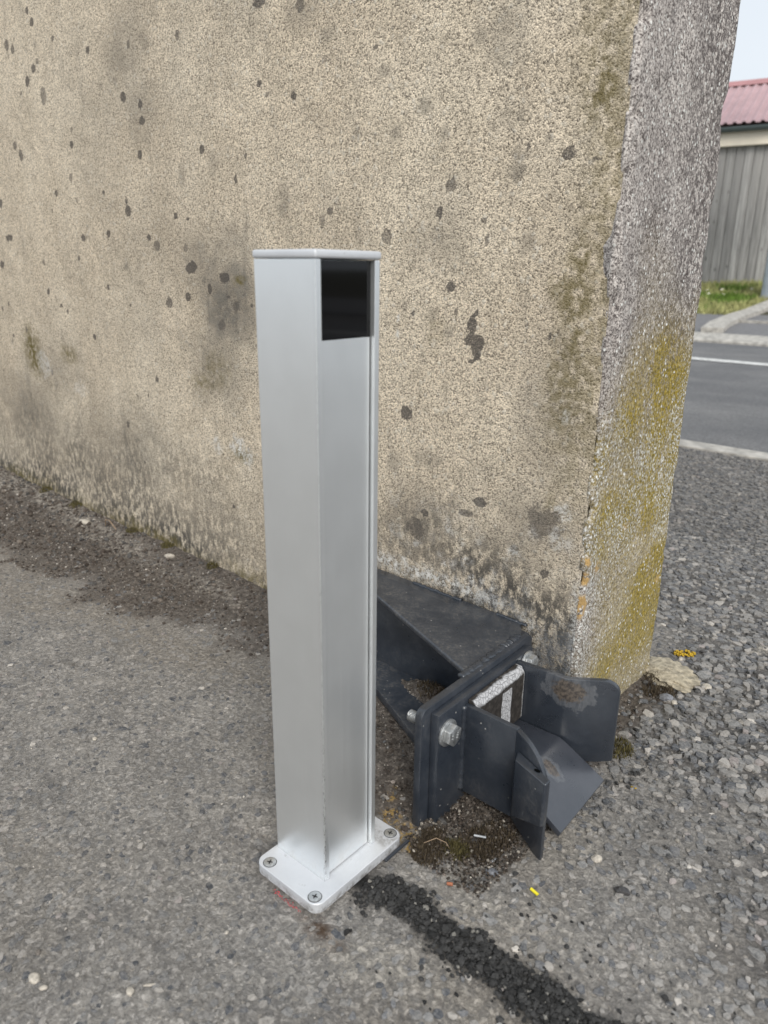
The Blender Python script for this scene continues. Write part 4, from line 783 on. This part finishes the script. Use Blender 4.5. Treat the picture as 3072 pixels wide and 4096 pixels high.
# ------------------------------------------------------------------ stones set in the asphalt and loose stuff
def chips(name, X, Y, r, colr, lift, mat, K=7, flat=0.16, tilt=0.10, sink=0.5):
    n = len(X); ang = (np.arange(K)[None]+rng.uniform(-0.3, 0.3, (n, K)))*2*pi/K; rad = r[:, None]*rng.uniform(0.68, 1.22, (n, K))
    asp = rng.uniform(0.55, 1.0, n)[:, None]; ro = rng.uniform(0, pi, n)[:, None]
    ux = rad*np.cos(ang); uy = rad*np.sin(ang)*asp; x = ux*np.cos(ro)-uy*np.sin(ro); y = ux*np.sin(ro)+uy*np.cos(ro)
    z0 = ground_h(X, Y); tx = rng.normal(0, tilt, n)[:, None]; ty = rng.normal(0, tilt, n)[:, None]; L = lift[:, None]
    bot = np.stack([X[:, None]+x*1.05, Y[:, None]+y*1.05, z0[:, None]-r[:, None]*sink+0*x], 2)
    sc = rng.uniform(0.82, 0.97, (n, K)); top = np.stack([X[:, None]+x*sc, Y[:, None]+y*sc, z0[:, None]+L+tx*x+ty*y-0.12*r[:, None]*rng.random((n, K))], 2)
    cen = np.stack([X, Y, z0+lift+0.02*r], 1)[:, None]
    V = np.concatenate([bot, top, cen], 1).reshape(-1, 3); S = 2*K+1; base = (np.arange(n)*S)[:, None]; k = np.arange(K); k1 = (k+1) % K
    q = np.stack([base+k, base+k1, base+K+k1, base+K+k], 2).reshape(-1, 4); t = np.stack([base+K+k, base+K+k1, np.broadcast_to(base+2*K, (n, K))], 2).reshape(-1, 3)
    return link(name, mesh_np(name, V, q.tolist()+t.tolist(), False, dict(col=np.repeat(colr, S, 0))), mat)
_ico = bmesh.new(); bmesh.ops.create_icosphere(_ico, subdivisions=1, radius=1.0); _ico.verts.ensure_lookup_table()
ICV = np.array([v.co[:] for v in _ico.verts]); ICF = np.array([[v.index for v in f.verts] for f in _ico.faces]); _ico.free()
def crumbs(name, X, Y, Z, r, colr, mat):
    n = len(X); J = rng.uniform(0.62, 1.25, (n, len(ICV), 1)); sc = rng.uniform(0.6, 1.15, (n, 1, 3))
    q = rng.normal(size=(n, 4)); q /= np.linalg.norm(q, axis=1)[:, None]; w, x, y, z = q.T
    Rm = np.stack([1-2*(y*y+z*z), 2*(x*y-z*w), 2*(x*z+y*w), 2*(x*y+z*w), 1-2*(x*x+z*z), 2*(y*z-x*w), 2*(x*z-y*w), 2*(y*z+x*w), 1-2*(x*x+y*y)], 1).reshape(n, 3, 3)
    V = np.einsum('nij,nkj->nki', Rm, ICV[None]*J*sc)*r[:, None, None]; V[:, :, 2] *= 0.75; V += np.stack([X, Y, Z], 1)[:, None]
    F = (ICF[None]+(np.arange(n)*len(ICV))[:, None, None]).reshape(-1, 3)
    return link(name, mesh_np(name, V.reshape(-1, 3), F, False, dict(col=np.repeat(colr, len(ICV), 0))), mat)
def in_view(x, y):
    dx, dy = x-0.325, y+0.646; f = dx*cf.x+dy*cf.y; s = dx*cr.x+dy*cr.y
    return (np.abs(s) < 0.62*f+0.08) & (f > 0.30)
def clear(x, y):     # not under the post plate or inside the wall
    lx = (x-PX[0])*cos(AN)+(y-PX[1])*sin(AN); ly = -(x-PX[0])*sin(AN)+(y-PX[1])*cos(AN)
    on = (lx > -0.066) & (lx < 0.0185) & (ly > -0.0285) & (ly < 0.089)
    return ~on & ~((x < 0.004) & (y > -0.006) & (y < T_END+0.008))
N = 30000; X = rng.uniform(-0.95, 0.36, N); Y = rng.uniform(-0.57, 0.75, N)
so, ta, co = m_soil(X, Y), m_tar(X, Y), m_coarse(X, Y); p = (0.62+0.4*co)*(1-0.93*so)*(1-0.95*ta)*(1-0.25*m_dust(X, Y))*sm(-0.95, -0.6, X+0.25)
k = (rng.random(N) < p) & in_view(X, Y) & clear(X, Y); X, Y, co = X[k], Y[k], co[k]; n = len(X)
r = rng.uniform(0.0018, 0.0050, n)*(1+0.5*co)*np.where(rng.random(n) < 0.10, 1.6, 1.0); v = rng.random(n)
pal = np.array([(0.060, 0.064, 0.071), (0.092, 0.094, 0.099), (0.14, 0.138, 0.135), (0.19, 0.181, 0.17), (0.235, 0.22, 0.203), (0.29, 0.27, 0.245), (0.22, 0.195, 0.185), (0.42, 0.39, 0.35)])
idx = rng.choice(8, n, p=[.13, .22, .27, .23, .10, .03, .015, .005]); cc = pal[idx]*rng.uniform(0.8, 1.2, (n, 1))
cc = cc*(1.15+0.25*co[:, None]+0.35*(sm(0.0, 0.1, X)*sm(-0.05, -0.15, Y))[:, None])
tag(chips('aggregate', X, Y, r, cc, rng.uniform(-0.0001, 0.0009, n)+(co+0.5*sm(0.02, 0.12, X))*rng.uniform(0.0, 0.0028, n), MAT['stone'], tilt=0.07), 'grey stone chippings bedded in the worn asphalt', 'stone chippings', kind='stuff')
N = 20000; X = rng.uniform(-0.75, 0.20, N); Y = rng.uniform(0.62, 1.5, N); k = in_view(X, Y) & clear(X, Y); X, Y = X[k], Y[k]; n = len(X)
r = rng.uniform(0.003, 0.0075, n); cc = pal[rng.choice(8, n, p=[.13, .22, .27, .23, .10, .03, .015, .005])]*rng.uniform(0.85, 1.2, (n, 1))
tag(chips('aggregate', X, Y, r, cc, rng.uniform(0.0, 0.0030, n), MAT['stone'], K=6, tilt=0.1), 'dark grey chippings in the rough asphalt behind the wall end towards the road', 'stone chippings', kind='stuff')
# pale grit lying about
N = 26000; X = rng.uniform(-1.6, 0.36, N); Y = rng.uniform(-0.57, 0.8, N); so = m_soil(X, Y)
k = (rng.random(N) < 0.13+0.87*so) & in_view(X, Y) & clear(X, Y); X, Y = X[k], Y[k]; n = len(X); r = rng.uniform(0.0004, 0.0011, n)*(1+1.3*(rng.random(n) < 0.04))*(1+0.7*sm(-0.5, -1.3, X))
pal = np.array([(0.38, 0.35, 0.31), (0.48, 0.44, 0.39), (0.28, 0.24, 0.21), (0.17, 0.15, 0.13)]); cc = pal[rng.choice(4, n, p=[.35, .2, .25, .2])]*rng.uniform(0.8, 1.2, (n, 1))
tag(crumbs('grit', X, Y, ground_h(X, Y)+r*0.4, r, cc, MAT['grit']), 'fine pale grit scattered over the ground and along the wall foot', 'grit', kind='stuff')
# brown soil crumbs at the wall foot and under the catcher
N = 20000; X = rng.uniform(-1.7, 0.10, N); Y = rng.uniform(-0.28, 0.30, N); so = m_soil(X, Y)
k = (rng.random(N) < so*0.9) & (so > 0.45) & in_view(X, Y) & clear(X, Y); X, Y = X[k], Y[k]; n = len(X); r = rng.uniform(0.0008, 0.0028, n)*np.where(rng.random(n) < 0.08, 1.9, 1)*(1+0.5*sm(-0.5, -1.3, X))
pal = np.array([(0.05, 0.038, 0.03), (0.09, 0.072, 0.058), (0.14, 0.118, 0.098), (0.08, 0.076, 0.072)]); cc = pal[rng.choice(4, n)]*rng.uniform(0.7, 1.3, (n, 1))
tag(crumbs('soil_crumbs', X, Y, ground_h(X, Y)+r*0.25, r, cc, MAT['grit']), 'dark brown soil crumbs along the wall foot and under the catcher', 'soil', kind='stuff')
N = 2600; X = rng.uniform(-0.03, 0.06, N); Y = rng.uniform(-0.245, -0.10, N); k = clear(X, Y); X, Y = X[k], Y[k]; n = len(X); r = rng.uniform(0.0007, 0.0019, n)
pal = np.array([(0.03, 0.023, 0.018), (0.07, 0.055, 0.042), (0.12, 0.10, 0.085), (0.30, 0.27, 0.23)]); cc = pal[rng.choice(4, n, p=[.36, .36, .18, .10])]*rng.uniform(0.7, 1.3, (n, 1))
tag(crumbs('soil_crumbs', X, Y, ground_h(X, Y)+rng.uniform(0.0, 0.0045, n), r, cc, MAT['grit']), 'brown crumbly soil and grit among the moss below the jaws', 'soil', kind='stuff')
# black tar crumbs in the patched trench
N = 26000; X = rng.uniform(-0.06, 0.30, N); Y = rng.uniform(-0.35, -0.20, N); ta = m_tar(X, Y)
k = (rng.random(N) < ta**1.5*0.8+0.006) & in_view(X, Y) & clear(X, Y); X, Y, ta = X[k], Y[k], ta[k]; n = len(X); r = rng.uniform(0.0007, 0.0024, n)*np.where(rng.random(n) < 0.10, 1.7, 1)
cc = np.repeat(rng.uniform(0.012, 0.050, (n, 1)), 3, 1)*np.array([1, .98, .96]); cc[rng.random(n) < 0.03] = (0.2, 0.19, 0.17)
tag(crumbs('tar_crumbs', X, Y, ground_h(X, Y)+r*0.35, r, cc, MAT['crumb']), 'black loose asphalt crumbs filling the narrow patched trench', 'asphalt crumbs', kind='stuff')
# dark loose stones near the wall end
N = 2600; X = rng.uniform(0.0, 0.3, N); Y = rng.uniform(-0.16, 0.45, N); k = (rng.random(N) < np.exp(-np.hypot(X-0.05, (Y-0.08)/1.6)/0.09)) & clear(X, Y); X, Y = X[k], Y[k]; n = len(X)
r = rng.uniform(0.0012, 0.0042, n); cc = np.repeat(rng.uniform(0.015, 0.10, (n, 1)), 3, 1); cc[rng.random(n) < 0.10] = (0.24, 0.22, 0.19)
tag(crumbs('loose_chippings', X, Y, ground_h(X, Y)+r*0.45, r, cc, MAT['stone']), 'loose dark chippings heaped round the foot of the wall end', 'chippings', kind='stuff')
# moss
def moss_clump(cx, cy, rad, n, c0, c1, hgt=0.006):
    a = rng.uniform(0, 2*pi, n); d = rad*np.sqrt(rng.random(n)); x = cx+d*np.cos(a); y = cy+d*np.sin(a); z = ground_h(x, y)+hgt*0.45*(1-(d/rad)**2)
    h = rng.uniform(0.4, 1, n)*hgt; b = rng.uniform(0, 2*pi, n); w = rng.uniform(0.0005, 0.0011, n); lx = rng.normal(0, 0.0016, n); ly = rng.normal(0, 0.0016, n)
    V = np.stack([np.stack([x-w*np.cos(b), y-w*np.sin(b), z-0.002], 1), np.stack([x+w*np.cos(b), y+w*np.sin(b), z-0.002], 1), np.stack([x+lx, y+ly, z+h], 1)], 1)
    t = rng.random((n, 1)); return V, np.array(c0)*(1-t)+np.array(c1)*t
MV, MC = [], []
for cx, cy, rad, n, gr in ((-0.004, -0.232, 0.016, 900, 0), (0.013, -0.213, 0.013, 700, 1), (0.02, -0.19, 0.02, 900, 0), (0.028, -0.175, 0.02, 700, 0), (-0.012, -0.215, 0.012, 500, 0), (0.035, -0.20, 0.012, 500, 0), (0.045, 0.02, 0.02, 600, 1), (0.03, 0.16, 0.02, 500, 0), (0.018, 0.19, 0.02, 500, 0),
                         (-0.66, -0.006, 0.012, 260, 1), (-0.80, -0.006, 0.014, 300, 1), (-0.92, -0.006, 0.016, 300, 1), (-1.15, -0.006, 0.02, 400, 1), (-1.3, -0.006, 0.02, 400, 1), (-0.15, -0.05, 0.02, 300, 0)):
    v, c = moss_clump(cx, cy, rad, n, (0.04, 0.030, 0.020) if not gr else (0.05, 0.042, 0.018), (0.11, 0.085, 0.055) if not gr else (0.135, 0.115, 0.045)); MV.append(v); MC.append(c)
MV = np.concatenate(MV).reshape(-1, 3); MC = np.concatenate(MC)
tag(link('moss', mesh_np('moss', MV, np.arange(len(MV)).reshape(-1, 3), False, dict(col=np.repeat(MC, 3, 0))), MAT['moss']), 'brown and olive moss tufts under the catcher and along the wall foot', 'moss', kind='stuff')

# single things lying on the ground
def rock(name, x, y, size, mat, label, cat='stone', seed=0, sink=0.3, rz=0.0):
    bm = bm_new(); bmesh.ops.create_icosphere(bm, subdivisions=2, radius=1.0); rr = np.random.default_rng(seed); dirs = rr.normal(size=(9, 3)); dirs /= np.linalg.norm(dirs, axis=1)[:, None]; lim = rr.uniform(0.62, 0.95, 9)
    for v in bm.verts:
        c = np.array(v.co)
        for d, l in zip(dirs, lim):
            e = c@d-l
            if e > 0: c = c-d*e
        v.co = Vector(c*np.array(size))
    o = bm_end(bm, name, mat, None); o.location = (x, y, float(ground_h(np.array([x]), np.array([y]))[0])+size[2]*(1-2*sink)); o.rotation_euler = (0, 0, rz)
    return tag(o, label, cat)
rock('stone', -0.1258, -0.5227, (0.0058, 0.0042, 0.003), MAT['whitestone'], 'cream stone chip, largest of the pale chips at the lower left', seed=1)
rock('stone', -0.1146, -0.5216, (0.0032, 0.0022, 0.002), MAT['whitestone'], 'small yellowish chip just below the largest cream chip at lower left', seed=2, rz=0.8)
rock('stone', -0.0667, -0.4815, (0.0042, 0.0028, 0.0022), MAT['whitestone'], 'pale angular chip on the asphalt left of and below the post plate', seed=3)
rock('stone', -0.0614, -0.4695, (0.0048, 0.0012, 0.001), MAT['whitestone'], 'thin pale splinter lying next to the pale angular chip', 'stone chip', seed=4, rz=0.9)
rock('stone', -0.0622, -0.404, (0.0018, 0.0017, 0.0015), MAT['whitestone'], 'tiny round white pebble a hand below the left corner of the post plate', 'pebble', seed=5)
rock('stone', -1.0531, -0.0396, (0.016, 0.010, 0.006), MAT['whitestone'], 'flat whitish stone lying near the wall foot at far left', seed=6, rz=0.3)
rock('stone', -0.7562, -0.0305, (0.010, 0.006, 0.005), MAT['whitestone'], 'pale stone at the wall foot left of the post', seed=7, rz=0.6)
rock('pebble', 0.1407, -0.1589, (0.0072, 0.0046, 0.0038), MAT['blackstone'], 'smooth black pebble lying right of the yellow plastic tube', 'pebble', seed=8, rz=0.4, sink=0.2)
rock('stone', 0.0695, 0.2107, (0.0062, 0.0055, 0.0048), MAT['whitestone'], 'white rounded stone right of the mortar lump at the wall end', seed=9)
rock('stone', 0.0443, 0.1495, (0.0095, 0.0065, 0.006), MAT['greystone'], 'blue-grey angular stone in front of the mortar lump', seed=10, rz=0.7)
rock('stone', 0.0555, 0.1465, (0.0042, 0.0038, 0.0034), MAT['whitestone'], 'small white stone touching the blue-grey stone', seed=11)
rock('stone', 0.0897, 0.1848, (0.003, 0.0025, 0.002), MAT['whitestone'], 'bright white chip on the dark gravel at the right', seed=12)
rock('stone', 0.0184, 0.2561, (0.003, 0.004, 0.003), MAT['whitestone'], 'pinkish pale pebble under the yellow lichen scrap', 'pebble', seed=13)
rock('stone', 0.050, -0.213, (0.007, 0.0048, 0.0036), MAT['greystone'], 'grey stone below the jaws beside the silver stub', seed=14, rz=0.4)
rock('stone', 0.014, -0.190, (0.0075, 0.006, 0.0042), MAT['blackstone'], 'dark broken stone lying in the moss under the jaws', seed=15, rz=1.0)
rock('stone', 0.108, -0.14, (0.0052, 0.0042, 0.0034), MAT['whitestone'], 'cream angular stone right of the tray of the catcher', seed=16, rz=1.0)
rock('stone', -0.366, -0.3593, (0.0035, 0.0025, 0.002), MAT['whitestone'], 'single white chip on the asphalt left of the post', seed=17)
# mortar lump at the wall foot
bm = bm_new(); bmesh.ops.create_icosphere(bm, subdivisions=4, radius=1.0)
for v in bm.verts:
    c = v.co.copy(); k = 0.55+0.95*float(fbm(np.array([c.x*1.3+3]), np.array([c.y*1.3+c.z]), 2.4, 4, 131, 0.6)[0])
    v.co = Vector((c.x*0.036*k, c.y*0.030*k, c.z*0.0065*k)); v.co.z += 0.002*float(fbm(np.array([c.x*8]), np.array([c.y*8]), 1.5, 3, 133)[0])
mo = bm_end(bm, 'mortar_lump', MAT['mortar'], None, True); mo.location = (0.024, 0.208, 0.001); mo.rotation_euler = (0, 0, -0.35); tag(mo, 'sand-coloured mortar lump stuck to the ground at the wall end', 'mortar')
def tube_between(name, a, b, r, mat, label, cat, hollow=True, n=16):
    a = Vector(a); b = Vector(b); d = (b-a).normalized(); u = d.cross(Vector((0, 0, 1))).normalized(); v = u.cross(d); bm = bm_new(); R4 = []
    for p, q in ((a, r), (b, r), (b, r*0.62 if hollow else r*0.9), (a, r*0.62 if hollow else r*0.9)):
        R4.append([bm.verts.new(p+u*q*cos(2*pi*j/n)+v*q*sin(2*pi*j/n)) for j in range(n)])
    for A_, B_ in ((0, 1), (1, 2), (2, 3), (3, 0)):
        if not hollow and (A_, B_) == (2, 3): continue
        for j in range(n): bm.faces.new([R4[A_][j], R4[A_][(j+1) % n], R4[B_][(j+1) % n], R4[B_][j]])
    if not hollow: bm.faces.new(R4[2]); bm.faces.new(R4[3])
    o = bm_end(bm, name, mat, None, True); return tag(o, label, cat)
zg = lambda x, y: float(ground_h(np.array([x]), np.array([y]))[0])
tube_between('plastic_tube', (0.0854, -0.2084, zg(0.0854, -0.2084)+0.0018), (0.0927, -0.209, zg(0.0927, -0.209)+0.0016), 0.0013, MAT['yplastic'], 'bit of bright yellow plastic tube on the asphalt', 'plastic tube')
tube_between('clay_stub', (0.0302, -0.2492, zg(0.0302, -0.2492)+0.0022), (0.0345, -0.2468, zg(0.0345, -0.2468)+0.0022), 0.0014, MAT['redstub'], 'short rust-red hollow stub between the tar strip and the moss', 'stub')
tube_between('silver_stub', (0.0136, -0.1895, zg(0.0136, -0.1895)+0.007), (0.0232, -0.1845, zg(0.0232, -0.1845)+0.007), 0.0012, MAT['foil'], 'long thin silver stub lying on the moss under the jaws', 'metal stub')
tube_between('silver_stub', (0.0425, -0.2060, zg(0.0425, -0.2060)+0.0025), (0.0443, -0.1985, zg(0.0443, -0.1985)+0.0025), 0.0014, MAT['foil'], 'short silver stub on the asphalt beside a grey stone', 'metal stub')
# yellow lichen scrap and yellow fleck
def scrap(name, x, y, rx, ry, rz, h, mat, label, cat, n=60, seed=0):
    rr = np.random.default_rng(seed); bm = bm_new()
    for i in range(n):
        a, d = rr.uniform(0, 2*pi), math.sqrt(rr.random()); px, py = d*cos(a)*rx, d*sin(a)*ry
        m_ = bmesh.ops.create_icosphere(bm, subdivisions=1, radius=min(rx, ry)*rr.uniform(0.16, 0.34))
        bmesh.ops.translate(bm, verts=m_['verts'], vec=(px, py, h*rr.uniform(0.2, 1)))
    o = bm_end(bm, name, mat, None); o.location = (x, y, zg(x, y)+0.001); o.rotation_euler = (0, 0, rz); return tag(o, label, cat)
scrap('lichen_scrap', 0.0163, 0.2717, 0.0145, 0.0065, 0.72, 0.006, MAT['lichen'], 'scrap of mustard yellow lichen on the gravel behind the mortar lump', 'lichen', 70, 3)
scrap('yellow_fleck', 0.0892, -0.0294, 0.0028, 0.002, 0.4, 0.001, MAT['lichen'], 'tiny yellow fleck on the gravel right of the tray', 'fleck', 10, 4)
scrap('red_filler', -0.052, -0.3530, 0.0165, 0.0016, radians(2), 0.0030, MAT['redpaint'], 'crumbly red filler squeezed out under the front of the post plate', 'filler', 60, 5)
bm = bm_new(); bm_box(bm, -0.0160, 0.0160, -0.0011, 0.0011, 0, 0.0026); ms = bm_end(bm, 'metal_strip', MAT['steel'], None, False, 0.0003, 1); ms.location = (-0.0222, -0.2535, 0.0006); ms.rotation_euler = (0, 0, radians(93)); tag(ms, 'dark metal strip poking out beside the right end of the post plate', 'metal strip')
# dead stalks
def stalk(pts, r, label):
    bm = bm_new(); P = [Vector((x, y, zg(x, y)+z)) for x, y, z in pts]; rings = []
    for i, p in enumerate(P):
        d = (P[min(i+1, len(P)-1)]-P[max(i-1, 0)]).normalized(); u = d.cross(Vector((0.1, 0.2, 1))).normalized(); v = u.cross(d); rings.append([bm.verts.new(p+u*r*cos(2*pi*j/5)+v*r*sin(2*pi*j/5)) for j in range(5)])
    for a, b in zip(rings[:-1], rings[1:]):
        for j in range(5): bm.faces.new([a[j], a[(j+1) % 5], b[(j+1) % 5], b[j]])
    bm.faces.new(rings[0]); bm.faces.new(rings[-1][::-1])
    tag(bm_end(bm, 'dead_stalk', plain('straw', (0.28, 0.2, 0.13), 0.8), None, True), label, 'stalk')
stalk([(-0.010, -0.232, 0.006), (-0.004, -0.222, 0.008), (0.004, -0.218, 0.006), (0.009, -0.219, 0.003)], 0.0004, 'thin curled straw stalk on the moss by the catcher plate')
stalk([(-0.985, -0.03, 0.006), (-0.975, -0.034, 0.022), (-0.955, -0.036, 0.026), (-0.935, -0.034, 0.012)], 0.001, 'curved dry stalk beside the flat whitish stone at the wall')
